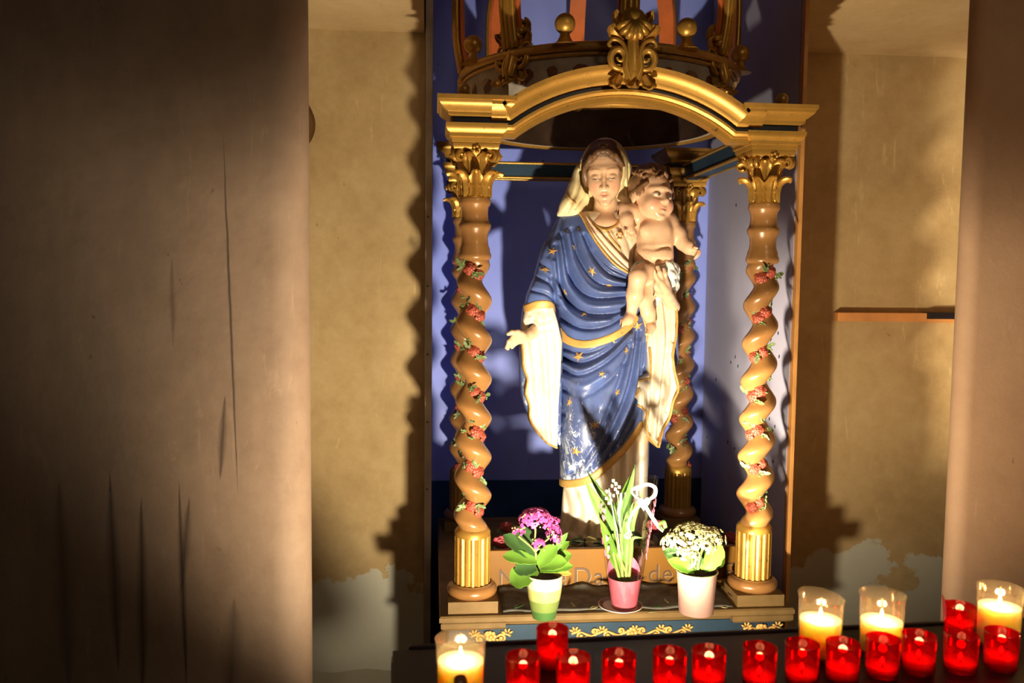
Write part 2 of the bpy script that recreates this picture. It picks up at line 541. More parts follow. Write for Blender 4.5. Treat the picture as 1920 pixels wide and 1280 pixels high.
    def build(s, name, mat, parent=None, smooth=False, bevel=0.0, angle=40):
        me = bpy.data.meshes.new(name)
        me.from_pydata(s.v, [], s.f)
        me.materials.append(MATS[mat])
        o = bpy.data.objects.new(name, me)
        COL.objects.link(o)
        if smooth:
            me.shade_smooth()
            if angle < 180:
                me.set_sharp_from_angle(angle=R(angle))
        if bevel > 0:
            bm_ = o.modifiers.new('bevel', 'BEVEL')
            bm_.width = bevel; bm_.segments = 2; bm_.limit_method = 'ANGLE'
        if parent is not None:
            setparent(o, parent)
        return o

ABSLOC = {}
def setparent(o, parent):
    o.parent = parent
    o.matrix_parent_inverse = Matrix.Translation(-Vector(ABSLOC.get(parent.name, (0, 0, 0))))

def tag(o, label, cat, group=None):
    o['label'] = label; o['category'] = cat
    if group:
        o['group'] = group
    return o

def thing(name, label, cat, loc=(0, 0, 0), group=None):
    o = bpy.data.objects.new(name, None)
    COL.objects.link(o)
    o.empty_display_size = 0.05
    o.location = [float(c) for c in loc]
    ABSLOC[o.name] = tuple(float(c) for c in loc)
    return tag(o, label, cat, group)

def struct(o):
    o['kind'] = 'structure'
    return o

def copy_tree(o, loc, label=None, rz=0.0, scale=None):
    c = o.copy(); COL.objects.link(c)
    c.location = [float(q) for q in loc]
    c.rotation_euler = (0, 0, rz)
    if scale:
        c.scale = scale
    if label:
        c['label'] = label
    for ch in o.children:
        d = ch.copy(); COL.objects.link(d); d.parent = c
        for g in ch.children:
            e = g.copy(); COL.objects.link(e); e.parent = d
    return c

def catmull(pts, n=8):
    pts = [np.array(p, float) for p in pts]
    if len(pts) < 3:
        return [tuple(pts[0] + (pts[-1] - pts[0]) * i / n) for i in range(n + 1)]
    q = [2 * pts[0] - pts[1]] + pts + [2 * pts[-1] - pts[-2]]
    out = []
    for i in range(1, len(q) - 2):
        for k in range(n):
            t = k / n
            out.append(0.5 * (2 * q[i] + (q[i + 1] - q[i - 1]) * t + (2 * q[i - 1] - 5 * q[i] + 4 * q[i + 1] - q[i + 2]) * t * t +
                              (3 * q[i] - q[i - 1] - 3 * q[i + 1] + q[i + 2]) * t ** 3))
    out.append(pts[-1])
    return [tuple(p) for p in out]

def leaf_sheet(base, direc, L, W, upv=(0, 0, 1), curl=0.6, cup=0.25, tip=1.0, nu=9, nv=5, wave=0.0, th=0.0012, shape=0.9, fat=0.8):
    """a leaf: midrib starts at base along direc, bends by curl (rad) away from upv"""
    d = Vector(direc).normalized(); u = Vector(upv)
    u = (u - d * u.dot(d))
    u = u.normalized() if u.length > 1e-4 else d.orthogonal().normalized()
    side = d.cross(u)
    g = []; p = Vector(base)
    for i in range(nu):
        t = i / (nu - 1)
        a = -curl * t
        dd = d * math.cos(a) + u * math.sin(a)
        nn = u * math.cos(a) - d * math.sin(a)
        if i:
            p = p + dd * (L / (nu - 1))
        w = W * (math.sin(PI * min(1, t ** shape * 0.96 + 0.04)) ** fat) + W * 0.04
        row = []
        for j in range(nv):
            s_ = -1 + 2 * j / (nv - 1)
            ww = w * (1 + wave * math.sin(9 * t * PI) * abs(s_))
            row.append(p + side * (s_ * ww / 2) + nn * (cup * abs(s_) ** 1.5 * w * 0.5))
        g.append(row)
    m = MB(); m.sheet(g, th)
    return m
# ================================================================== the setting
rnd = random.Random(7)
XL = P(575, 640, 1.80)[0]; XR = P(1797, 640, 1.80)[0]
BXL, BXR = -0.018, 0.998
YW = 2.70
ZS = 2.305
def rounded(cx, cy, r, a0, a1, n=8):
    return [(cx + r * math.cos(R(a0 + (a1 - a0) * i / n)), cy + r * math.sin(R(a0 + (a1 - a0) * i / n))) for i in range(n + 1)]
m = MB()
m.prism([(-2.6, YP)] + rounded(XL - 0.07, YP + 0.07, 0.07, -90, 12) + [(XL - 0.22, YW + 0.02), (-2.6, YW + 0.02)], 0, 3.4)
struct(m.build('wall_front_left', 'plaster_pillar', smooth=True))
m = MB()
m.prism([(XR + 0.75, YW + 0.02)] + rounded(XR + 0.03, YP + 0.03, 0.03, 140, 270) + [(3.2, YP), (3.2, YW + 0.02)], 0, 3.4)
struct(m.build('wall_front_right', 'plaster_right', smooth=True))
m = MB(); m.box((-2.6, YW, 0), (BXL - 0.012, 3.10, 3.4))
struct(m.build('wall_back_left', 'plaster_wall'))
m = MB(); m.box((BXR + 0.012, YW + 0.06, 0), (3.2, 3.10, 3.4))
struct(m.build('wall_back_right', 'plaster_wall'))
m = MB(); m.box((-2.6, 3.10, 0), (3.2, 3.22, 3.4))
struct(m.build('wall_back', 'plaster_wall'))
# the soffit of the niche, curving up a little towards the nave
def soffit(name, x0, x1):
    g = [[(x, y, ZS + 0.02 * ((YW - y) / 0.6) ** 2) for y in np.linspace(YW + 0.07, 1.80, 8)] for x in (x0, x1)]
    mm = MB()
    v = []; f = []
    for row in g:
        v += row
    for row in g:
        v += [(p[0], p[1], p[2] + 0.2) for p in row]
    n = 8
    for i in range(n - 1):
        f.append((i, i + 1, n + i + 1, n + i)); f.append((2 * n + i, 3 * n + i, 3 * n + i + 1, 2 * n + i + 1))
        f.append((i, 2 * n + i, 2 * n + i + 1, i + 1)); f.append((n + i, n + i + 1, 3 * n + i + 1, 3 * n + i))
    f.append((0, n, 3 * n, 2 * n)); f.append((n - 1, 3 * n - 1, 4 * n - 1, 2 * n - 1))
    mm.add(v, f)
    return struct(mm.build(name, 'plaster_soffit', smooth=True))
soffit('ceiling_left', -1.4, BXL - 0.014)
soffit('ceiling_right', BXR + 0.014, 2.3)
m = MB(); m.box((BXL - 0.014, 2.0, 3.0), (BXR + 0.014, 3.10, 3.4)); struct(m.build('ceiling', 'plaster_soffit'))
m = MB(); m.box((-3.5, -4, -0.1), (4.5, 3.2, 0)); struct(m.build('floor', 'floor_stone'))
zl = P(650, 1262, 2.70)[2] - 0.03
m = MB()
prof = []
for i in range(15):
    t = i / 14
    x = XL - 0.2 + t * (BXL - 0.05 - XL + 0.2)
    prof.append([(x, 2.36 + 0.006 * math.sin(i * 1.7), zl - 0.03), (x, 2.37 + 0.01 * math.sin(i * 2.1), zl + 0.004 * math.sin(i * 2.9)),
                 (x, 2.50, zl + 0.008 * math.sin(i * 1.3)), (x, YW + 0.01, zl + 0.03 + 0.005 * math.sin(i * 0.9))])
m.sheet(prof, 0.02)
m.box((XL - 0.2, 2.38, 0), (BXL - 0.05, YW + 0.01, zl - 0.008))
struct(m.build('trim_1', 'plaster_wall', smooth=True))

# timber bar fixed to the right wall
p0, p1, p2 = P(1578, 594, 2.70), P(1747, 586, 2.70), P(1830, 586, 2.70)
bar = thing('wall_bar', 'narrow orange-brown timber bar with a black end fixed across the right wall', 'bar', (p0[0], YW, p0[2]))
m = MB(); m.box((p0[0], 2.725, p0[2] - 0.016), (p1[0], YW + 0.064, p0[2] + 0.014)); m.build('batten', 'bar_orange', bar, bevel=0.002)
m = MB(); m.box((p1[0], 2.720, p0[2] - 0.004), (p2[0] + 0.1, YW + 0.064, p0[2] + 0.016)); m.build('black_end', 'black_metal', bar, bevel=0.002)
m = MB(); m.box((p1[0], 2.727, p0[2] - 0.018), (p2[0] + 0.1, YW + 0.064, p0[2] - 0.006)); m.build('lower_strip', 'bar_orange', bar)

# bronze wall medallion half hidden behind the left pillar
pm = P(533, 232, 2.68)
md = thing('wall_medallion', 'round dark bronze medallion on the ochre wall, half hidden by the pillar', 'medallion', (pm[0], YW, pm[2]))
Mm = Matrix.Translation((pm[0], YW, pm[2])) @ Matrix.Rotation(R(90), 4, 'X')
m = MB(); m.lathe([(0.088, 0), (0.092, 0.012), (0.086, 0.024), (0.074, 0.026), (0.07, 0.018), (0.0705, 0.0)], 40, Mm); m.build('rim', 'bronze', md, True)
m = MB(); m.lathe([(0.069, 0.0), (0.066, 0.014), (0.05, 0.022), (0.028, 0.026), (0.001, 0.028)], 32, Mm); m.build('boss', 'dark_wood', md, True)
for k in range(10):
    a = 2 * PI * k / 10
    m = MB(); m.ball((0.055 * math.cos(a), 0.055 * math.sin(a), 0.021), 0.007, 8, Mm); m.build('stud', 'bronze', md, True)

# ================================================================== blue backing cabinet
ZD = P(830, 903, 3.02)[2]
cab = thing('backing_cabinet', 'pale blue painted wooden backing behind the statue with navy lower boards', 'panelling', (0.49, 2.65, 0.30))
m = MB(); m.box((BXL, 3.04, ZD), (BXR, 3.07, 2.97)); m.build('back_panel', 'panel_blue', cab)
m = MB(); m.box((BXL, 3.03, 0.30), (BXR, 3.06, ZD)); m.build('lower_back_panel', 'panel_navy', cab)
m = MB(); m.box((BXL, 2.655, 0.30), (BXL + 0.012, 3.035, 2.97)); m.build('side_panel', 'panel_blue', cab)
m = MB(); m.box((BXR - 0.012, 2.285, 0.30), (BXR, 3.035, 2.97)); m.build('side_panel', 'panel_grey', cab)
m = MB(); m.box((BXL - 0.010, 2.630, 0.30), (BXL + 0.012, 2.657, 2.97)); m.build('edge_strip', 'panel_edge', cab, bevel=0.002)
m = MB(); m.box((BXR - 0.010, 2.262, 0.30), (BXR + 0.001, 2.286, 2.97)); m.build('edge_strip', 'edge_orange', cab, bevel=0.001)
for k in range(18):
    y = 2.33 + 0.66 * rnd.random(); z = 0.95 + 0.9 * rnd.random()
    m = MB(); m.ball((BXR - 0.0125, y, z), (0.0025, 0.003, 0.006), 6); m.build('nail_hole', 'navy', cab)
for k in range(5):
    z = 0.9 + 0.21 * k
    m = MB(); m.ball((BXL - 0.001, 2.626, z), (0.003, 0.006, 0.003), 6); m.build('nail', 'dark_wood', cab)

# ================================================================== shrine
SX, SY = 0.468, 2.48
CX = (0.100, 0.838); CY = (2.13, 2.83)
zf = lambda y: P(1157, y, 2.13)[2]
ZSTEP = 0.722
shr = thing('shrine_canopy', 'gilded canopy with four twisted columns, round arch and crown over the statue', 'shrine', (SX, SY, 0))

def moulding(parent, name, prof, x0, x1, y0, y1, mat, bevel=0):
    mm = MB()
    cx, cy = (x0 + x1) / 2, (y0 + y1) / 2
    mm.square(prof, (x1 - x0) / 2, (y1 - y0) / 2, Matrix.Translation((cx, cy, 0)))
    return mm.build(name, mat, parent, True, bevel, 30)

def cyma(z0, z1, out, n=8):
    pr = []
    for i in range(n + 1):
        t = i / n
        pr.append((out * (0.5 - 0.5 * math.cos(PI * t)) * 0.9, z0 + (z1 - z0) * t))
    return pr

# base
moulding(shr, 'step', [(0, 0.686), (0.006, 0.688), (0.010, 0.695), (0.022, 0.699), (0.026, 0.704), (0.034, 0.707), (0.034, ZSTEP - 0.004), (0.030, ZSTEP)],
         0.050, 0.888, 2.085, 2.90, 'step_wood')
fas = moulding(shr, 'fascia', [(0, 0.60), (0, 0.687)], 0.040, 0.898, 2.078, 2.91, 'stone_blue')
moulding(shr, 'pedestal', [(0.02, 0), (0.02, 0.12), (0, 0.13), (0, 0.585), (0.012, 0.59), (0.012, 0.601)], 0.045, 0.893, 2.085, 2.90, 'panel_navy')

# gilt scroll ornament on the fascia
def spiral(c, r, turns, s, a0=0.0, n=22):
    return [(c[0] + s * r * (1 - 0.82 * i / n) * math.cos(a0 + 2 * PI * turns * i / n), c[1] - 0.002 * (i / n), c[2] + r * (1 - 0.82 * i / n) * math.sin(a0 + 2 * PI * turns * i / n)) for i in range(n + 1)]
def scroll_orn(cx, w, parent):
    y0, z0 = 2.0755, 0.660
    mm = MB()
    n = max(2, int(round(w / 0.036)))
    dx = w / n
    pts = [(cx - w / 2 + w * i / (n * 6), y0, z0 + 0.0055 * math.sin(PI * i / 6)) for i in range(n * 6 + 1)]
    mm.tube(pts, [0.0030 + 0.0008 * math.sin(i * 1.1) for i in range(len(pts))], 6)
    for k in range(n):
        x = cx - w / 2 + dx * (k + 0.5)
        s = 1 if k % 2 == 0 else -1
        e = 1 if x < cx else -1
        c_ = (x + e * 0.006, y0 - 0.001, z0 - 0.0055 * s)
        sp = spiral(c_, 0.0095, 1.2, e, R(90 * s))
        mm.tube(sp, [0.0036 * (1 - 0.35 * i / 22) for i in range(23)], 6)
        mm.ball((c_[0], y0 - 0.003, c_[2]), 0.0036, 8)
        for q_ in range(4):
            a_ = R(30 + 40 * q_) * s
            M = Matrix.Translation((x - e * 0.008 + 0.011 * math.cos(a_), y0 - 0.0015, z0 + 0.004 * s + 0.011 * math.sin(a_))) @ Matrix.Rotation(-a_, 4, 'Y')
            mm.ball((0, 0, 0), (0.0065, 0.0025, 0.0030), 8, M)
    for q_ in range(7):
        a_ = 2 * PI * q_ / 7
        mm.ball((cx + 0.010 * math.cos(a_), y0 - 0.003, z0 + 0.010 * math.sin(a_)), (0.0058, 0.003, 0.0058), 8)
    mm.ball((cx, y0 - 0.005, z0), 0.0055, 10)
    return mm.build('scroll_ornament', 'gold_paint', parent, True, 0, 180)
scroll_orn(P(1185, 1195, 2.07)[0], 0.31, shr)
scroll_orn(P(1430, 1188, 2.07)[0], 0.10, shr)
scroll_orn(P(920, 1212, 2.07)[0], 0.10, shr)

# --- acanthus leaf relief
def acanthus(mm, M, L, W, curl, lobes=4, rib=0.12, th=0.004, nu=14, nv=9, lean=0.15):
    g = []; p = Vector((0, 0, 0))
    for i in range(nu):
        t = i / (nu - 1)
        a = lean * t + curl * t ** 3
        d = Vector((0, -math.sin(a), math.cos(a))); nn = Vector((0, -math.cos(a), -math.sin(a)))
        if i:
            p = p + d * (L / (nu - 1))
        w = W * (0.62 + 0.5 * math.sin(PI * min(1, t * 0.9 + 0.1))) * (1 - 0.72 * t ** 4) * (0.80 + 0.26 * abs(math.sin(lobes * PI * t + 0.4)))
        row = []
        for j in range(nv):
            s_ = -1 + 2 * j / (nv - 1)
            h = rib * W * math.cos(s_ * PI * 2.0) * (1 - t * 0.4) - 0.22 * W * s_ * s_
            row.append(M @ (p + Vector((s_ * w / 2, 0, 0)) + nn * h))
        g.append(row)
    mm.sheet(g, th)

def ring_M(c, a):
    """local -Y faces outward at angle a (a=0 faces -Y)"""
    return Matrix.Translation(c) @ Matrix.Rotation(a, 4, 'Z')

ZCAP0, ZCAP1 = zf(380), zf(281)
ZCOL0 = zf(488); ZDR1 = zf(988); ZDR0 = zf(1120)
ZT0 = ZSTEP + 0.030
HCAP = ZCAP1 - ZCAP0
def capital_mesh():
    mm = MB()
    mm.lathe([(0.034, 0), (0.038, 0.004), (0.034, 0.010), (0.033, 0.03), (0.036, 0.07), (0.043, 0.105), (0.050, HCAP - 0.016)], 24)
    for k in range(8):
        M = ring_M((0, 0, 0.006), 2 * PI * k / 8) @ Matrix.Translation((0, -0.036, 0))
        acanthus(mm, M, 0.078, 0.032, 1.9, th=0.004, lean=0.08)
    for k in range(8):
        M = ring_M((0, 0, 0.060), 2 * PI * (k + 0.5) / 8) @ Matrix.Translation((0, -0.036, 0))
        acanthus(mm, M, 0.066, 0.030, 2.1, th=0.004, lean=0.22)
    for k in range(4):
        a = PI / 4 + PI / 2 * k
        for s in (-1, 1):
            M = ring_M((0, 0, 0), a)
            pts = []
            for i in range(20):
                t = i / 19
                rr = 0.0135 * (1 - 0.75 * t)
                an = PI * 0.6 - 2 * PI * 1.4 * t
                pts.append(M @ Vector((s * (0.007 - 0.003 * t), -0.060 - rr * math.cos(an), HCAP - 0.030 + rr * math.sin(an))))
            mm.tube(pts, [0.0055 - 0.002 * i / 19 for i in range(20)], 6)
        # little flower in the middle of each abacus side
        M = ring_M((0, 0, 0), PI / 2 * k)
        for q in range(5):
            b = 2 * PI * q / 5
            mm.ball(tuple(M @ Vector((0.007 * math.cos(b), -0.056, HCAP - 0.014 + 0.007 * math.sin(b)))), 0.005, 8)
    mm.square([(0, HCAP - 0.016), (0.004, HCAP - 0.012), (0.006, HCAP - 0.004), (0.006, HCAP)], 0.050, 0.050)
    return mm
def rose_mesh():
    mm = MB()
    for ring, (n, r, sx, sz) in enumerate(((6, 0.0125, 0.0088, 0.0075), (5, 0.0075, 0.0068, 0.006), (3, 0.003, 0.0045, 0.0042))):
        for k in range(n):
            a = 2 * PI * k / n + ring * 0.5
            M = Matrix.Rotation(-a, 4, 'Y') @ Matrix.Translation((r, -0.001 - 0.0032 * ring, 0)) @ Matrix.Rotation(0.5, 4, 'Z')
            mm.ball((0, 0, 0), (sx * 0.8, 0.0028, sz), 8, M)
    return mm
def garland_leaf_mesh(seed):
    mm = MB(); rr = random.Random(seed)
    for s in (-1, 1):
        for k in range(3):
            b = (s * (0.012 + 0.007 * k), -0.001, s * (0.004 + 0.003 * k) + rr.uniform(-.004, .004))
            d = (s * rr.uniform(.5, 1), -0.3, rr.uniform(-.7, .7))
            lf = leaf_sheet(b, d, 0.018, 0.010, (0, -1, 0.01), 0.5, 0.3, nu=5, nv=3, th=0.002)
            mm.add(lf.v, lf.f)
        for k in range(4):
            mm.ball((s * (0.020 + 0.004 * rr.random()), -0.004, rr.uniform(-.009, .009)), 0.003, 6)
    return mm
CAP = capital_mesh(); ROSE = rose_mesh()
cap_me = rose_me = None; leaf_me = []
def inst(name, me, M, parent):
    o = bpy.data.objects.new(name, me); COL.objects.link(o)
    o.matrix_basis = M
    setparent(o, parent)
    return o

PITCH = 0.0985
def column(x, y, s, ph):
    global cap_me, rose_me
    T = Matrix.Translation((x, y, 0))
    # twisted shaft
    mm = MB()
    z0, z1 = ZDR1 - 0.004, ZCOL0 + 0.006
    N = 150; n = 24; v = []; f = []
    for i in range(N):
        t = i / (N - 1); z = z0 + (z1 - z0) * t
        env = min(1, t / 0.05, (1 - t) / 0.05)
        tp = 1 - 0.10 * t
        e = 0.0120 * env * tp; r = 0.0365 * tp
        a = s * 2 * PI * z / PITCH + ph
        ox, oy = e * math.cos(a), e * math.sin(a)
        for k in range(n):
            b = 2 * PI * k / n
            # sharpen the groove
            g = 1 - 0.10 * env * max(0, math.cos(b - a - PI)) ** 6
            v.append((ox + r * g * math.cos(b), oy + r * g * math.sin(b), z))
    for i in range(N - 1):
        for k in range(n):
            l = (k + 1) % n
            f.append((i * n + k, i * n + l, (i + 1) * n + l, (i + 1) * n + k))
    f.append(tuple(range(n))[::-1]); f.append(tuple(range((N - 1) * n, N * n)))
    mm.add(v, f, T)
    col = mm.build('column', 'column_tan', shr, True, 0, 180)
    # fluted drum
    mm = MB()
    fl = lambda a, z: 1 - 0.075 * max(0, math.cos(a * 18)) ** 0.6
    no = lambda a, z: 1.0
    mm.lathe([(0.0465, ZDR0), (0.0465, ZDR0 + 0.012)], 108, T, flute=no)
    mm.lathe([(0.046, ZDR0 + 0.010), (0.046, ZDR1 - 0.012)], 108, T, flute=fl)
    mm.lathe([(0.0455, ZDR1 - 0.014), (0.0455, ZDR1 - 0.004), (0.042, ZDR1 + 0.003), (0.034, ZDR1 + 0.010)], 108, T, flute=no)
    mm.build('fluted_drum', 'gold', col, True, 0, 30)
    mm = MB()
    pr = [(0.060, ZT0)] + [(0.052 + 0.012 * math.cos(R(a)), ZT0 + 0.014 + 0.014 * math.sin(R(a))) for a in range(-70, 91, 20)] + [(0.049, ZT0 + 0.031), (0.050, ZDR0 - 0.004), (0.047, ZDR0 + 0.002)]
    mm.lathe(pr, 40, T); mm.build('base_ring', 'column_tan', col, True, 0, 50)
    mm = MB()
    zc = lambda y: zf(y)
    pr = [(0.036, ZCOL0 - 0.004), (0.0415, ZCOL0 + 0.002), (0.0415, ZCOL0 + 0.010), (0.0385, ZCOL0 + 0.016), (0.038, ZCOL0 + 0.024),
          (0.034, ZCOL0 + 0.034), (0.0325, ZCOL0 + 0.050), (0.034, ZCOL0 + 0.064), (0.039, ZCOL0 + 0.072), (0.0405, ZCOL0 + 0.078), (0.0405, ZCOL0 + 0.084), (0.037, ZCOL0 + 0.088),
          (0.0335, ZCOL0 + 0.098), (0.0325, ZCOL0 + 0.112), (0.034, ZCOL0 + 0.126), (0.0385, ZCAP0 - 0.012), (0.0395, ZCAP0 - 0.006), (0.038, ZCAP0 + 0.002)]
    mm.lathe(pr, 36, T); mm.build('collar', 'column_tan', col, True, 0, 50)
    if cap_me is None:
        o = CAP.build('capital', 'gold', col, True, 0, 60); cap_me = o.data
        o.matrix_basis = Matrix.Translation((x, y, ZCAP0))
        r0 = ROSE.build('rose', 'rose_red', col, True, 0, 180); rose_me = r0.data
        bpy.data.objects.remove(r0)
        for sd in range(3):
            l0 = garland_leaf_mesh(sd).build('garland_leaves', 'leaf_carved', col, True, 0, 60); leaf_me.append(l0.data)
            bpy.data.objects.remove(l0)
    else:
        inst('capital', cap_me, Matrix.Translation((x, y, ZCAP0)), col)
    # roses set in the groove
    z = z0 + 0.012; k = 0
    rr = random.Random(int(x * 1000 + y * 77))
    while z < z1:
        # groove angle = helix angle + 180
        a = s * 2 * PI * z / PITCH + ph + PI
        a = (a + PI) % (2 * PI) - PI
        off = (a + R(90) + PI) % (2 * PI) - PI      # 0 means facing the nave
        if abs(off) < R(78):
            t = (z - z0) / (z1 - z0)
            d = (0.0365 * (1 - 0.10 * t) - 0.0120) * 1.0 + 0.0015
            if t < 0.05 or t > 0.95: d += 0.009
            M = Matrix.Translation((x + d * math.cos(a), y + d * math.sin(a), z)) @ Matrix.Rotation(a + PI / 2, 4, 'Z') @ Matrix.Rotation(rr.random() * 6, 4, 'Y') @ Matrix.Scale(rr.uniform(0.8, 1.0), 4)
            if k % 3 == 2:
                inst('garland_leaves', leaf_me[k % 3], M, col)
            else:
                inst('rose', rose_me, M, col)
                if k % 2:
                    inst('garland_leaves', leaf_me[(k + 1) % 3], M, col)
            k += 1
        z += 0.0145
    # plinth
    mm = MB()
    mm.square([(0.012, ZSTEP - 0.036), (0.018, ZSTEP - 0.030), (0.018, ZSTEP - 0.018), (0.008, ZSTEP - 0.010), (0.004, ZSTEP - 0.002), (0.0, ZSTEP), (0.0, ZT0)], 0.062, 0.062, T)
    mm.build('plinth', 'step_wood', col, True, 0, 30)
    return col
column(CX[0], CY[0], -1, R(70))
column(CX[1], CY[0], 1, R(110))
column(CX[0], CY[1], -1, R(200))
column(CX[1], CY[1], 1, R(20))

# entablature blocks
ZE0, ZE1, ZE2, ZE3 = zf(281), zf(247), zf(235), zf(200)
lowprof = [(0.0, ZE0), (0.004, ZE0 + 0.002), (0.006, ZE0 + 0.012), (0.010, ZE0 + 0.014), (0.010, ZE0 + 0.022), (0.016, ZE0 + 0.028), (0.020, ZE1 - 0.008), (0.020, ZE1)]
bluprof = [(0.004, ZE1), (0.004, ZE2)]
upprof = [(0.008, ZE2), (0.014, ZE2 + 0.004), (0.014, ZE2 + 0.010)] + [(0.016 + 0.020 * math.sin(PI / 2 * i / 5), ZE2 + 0.012 + 0.022 * i / 5) for i in range(6)] + [(0.040, ZE3 - 0.010), (0.040, ZE3)]
for ix, x in enumerate(CX):
    for iy, y in enumerate(CY):
        e = moulding(shr, 'entablature_block', lowprof, x - 0.054, x + 0.054, y - 0.054, y + 0.054, 'gold')
        moulding(e, 'blue_band', bluprof, x - 0.054, x + 0.054, y - 0.054, y + 0.054, 'navy')
        moulding(e, 'cornice', upprof, x - 0.054, x + 0.054, y - 0.054, y + 0.054, 'gold')

# front arch
YA = CY[0] - 0.048
hx0 = CX[0] + 0.035; hx1 = CX[1] - 0.035
a0 = P(966, 268, YA)[0]; a1 = P(1368, 264, YA)[0]
zsp = zf(269)
sag = P(1165, 191, YA)[2] - zsp
half = (a1 - a0) / 2; rad = (half ** 2 + sag ** 2) / (2 * sag)
xc = (a0 + a1) / 2; zc_ = zsp + sag - rad
ang = math.asin(half / rad)
path = [(hx0, YA, zsp)]; nr = [(0, 0, 1)]
for i in range(41):
    a = -ang + 2 * ang * i / 40
    path.append((xc + rad * math.sin(a), YA, zc_ + rad * math.cos(a)))
    nr.append((math.sin(a), 0, math.cos(a)))
# mitre at the joints
def mitre(n1, n2):
    n = Vector(n1) + Vector(n2); n.normalize(); return tuple(n / n.dot(Vector(n1)))
nr[1] = mitre((0, 0, 1), nr[1]); nr[-1] = mitre((0, 0, 1), nr[-1])
path.append((hx1, YA, zsp)); nr.append((0, 0, 1))
T_ = 0.080; h1 = 0.026; h2 = 0.037
m = MB(); m.sweep([(-0.03, 0), (0.004, 0), (0.006, 0.010), (0.012, 0.013), (0.012, 0.022), (0.018, h1 - 0.012), (0.022, h1 - 0.006), (0.022, h1), (-0.03, h1)][::-1], path, nr, (0, -1, 0))
arch = m.build('arch', 'gold', shr, True, 0, 30)
m = MB(); m.sweep([(-0.028, h1), (0.008, h1), (0.008, h2), (-0.028, h2)][::-1], path, nr, (0, -1, 0)); m.build('blue_band', 'navy', arch, True, 0, 30)
m = MB(); m.sweep([(-0.03, h2), (0.012, h2), (0.016, h2 + 0.006), (0.018, h2 + 0.012), (0.026, h2 + 0.018), (0.034, h2 + 0.026), (0.037, T_ - 0.010), (0.042, T_ - 0.008), (0.042, T_), (-0.03, T_)][::-1], path, nr, (0, -1, 0))
m.build('cornice', 'gold', arch, True, 0, 30)

# side and rear beams with beaded gilt edges
def bead_tube(mm, a, b, r):
    a, b = Vector(a), Vector(b); L = (b - a).length; n = int(L / 0.0045)
    mm.tube([a + (b - a) * i / n for i in range(n + 1)], [r * (1.0 if i % 2 else 0.72) for i in range(n + 1)], 6)
def beam(a, b, w, inner):
    lo = (min(a[0], b[0]) - (w if a[0] == b[0] else 0), min(a[1], b[1]) - (w if a[1] == b[1] else 0), ZE0 + 0.006)
    hi = (max(a[0], b[0]) + (w if a[0] == b[0] else 0), max(a[1], b[1]) + (w if a[1] == b[1] else 0), ZE1 + 0.01)
    mm = MB(); mm.box(lo, hi); o = mm.build('beam', 'stone_blue', shr)
    mm = MB()
    for z in (lo[2] + 0.001, hi[2] - 0.001):
        for q in (-1, 1):
            ax, ay = (w * q, 0) if a[0] == b[0] else (0, w * q)
            bead_tube(mm, (a[0] + ax, a[1] + ay, z), (b[0] + ax, b[1] + ay, z), 0.0055)
    mm.build('bead_edge', 'gold', o, True, 0, 180)
beam((CX[0] + 0.06, CY[1]), (CX[1] - 0.06, CY[1]), 0.026, 0)
beam((CX[0], CY[0] + 0.06), (CX[0], CY[1] - 0.06), 0.026, 0)
beam((CX[1], CY[0] + 0.06), (CX[1], CY[1] - 0.06), 0.026, 0)

# ------------------------------------------------------------ crown
ZR0 = ZE3 + 0.004; ZR1 = P(1160, 92, 2.10)[2]
RC0, RC1 = 0.352, 0.385
m = MB(); m.lathe([(RC0 - 0.0165, ZR0), (RC1 - 0.0165, ZR1), (RC1 - 0.022, ZR1), (RC0 - 0.022, ZR0), (RC0 - 0.0165, ZR0)], 72, Matrix.Translation((SX, SY, 0)), cap=False)
band_in = m
m = MB()
m.lathe([(RC0, ZR0), (RC0 + 0.004, ZR0 + 0.001), (RC1 + 0.002, ZR1), (RC1 - 0.016, ZR1), (RC0 - 0.016, ZR0), (RC0, ZR0)], 144, Matrix.Translation((SX, SY, 0)), cap=False,
        flute=lambda a, z: 1.0 + 0.0025 * math.cos(a * 72))
crown = m.build('crown_band', 'crown_cloth', shr, True, 0, 30)
band_in.build('band_lining', 'dark_wood', crown, True, 0, 30)
def ringt(name, rr, z, r, mat, sq=1.0):
    mm = MB(); pts = [(SX + rr * math.cos(2 * PI * i / 96), SY + rr * math.sin(2 * PI * i / 96), z) for i in range(96)]
    mm.tube(pts, r, 10, closed=True); return mm.build(name, mat, crown, True, 0, 180)
ringt('lower_rim', RC0 + 0.006, ZR0 + 0.006, 0.014, 'gold')
ringt('upper_rim', RC1 + 0.004, ZR1 + 0.006, 0.012, 'gold_old')
ringt('rim_bead', RC1 + 0.002, ZR1 - 0.012, 0.005, 'gold_old')
me_big = me_small = None
for k in range(32):
    a = 2 * PI * (k + 0.5) / 32
    zc2 = (ZR0 + ZR1) / 2 + 0.020; rr = (RC0 + RC1) / 2 + 0.002
    M = ring_M((SX, SY, zc2), a) @ Matrix.Translation((0, -rr, 0)) @ Matrix.Rotation(-0.28, 4, 'X')
    big = k % 2 == 0
    if big and me_big is None or (not big and me_small is None):
        w, h = (0.030, 0.034) if big else (0.021, 0.028)
        mm = MB(); mm.add([(-w, 0, 0), (0, 0, -h), (w, 0, 0), (0, 0, h), (-w * .55, -0.010, 0), (0, -0.010, -h * .55), (w * .55, -0.010, 0), (0, -0.010, h * .55)],
                          [(0, 1, 5, 4), (1, 2, 6, 5), (2, 3, 7, 6), (3, 0, 4, 7), (4, 5, 6, 7), (3, 2, 1, 0)])
        o = mm.build('lozenge', 'jewel_brown', crown)
        o.matrix_basis = M
        if big: me_big = o.data
        else: me_small = o.data
    else:
        inst('lozenge', me_big if big else me_small, M, crown)

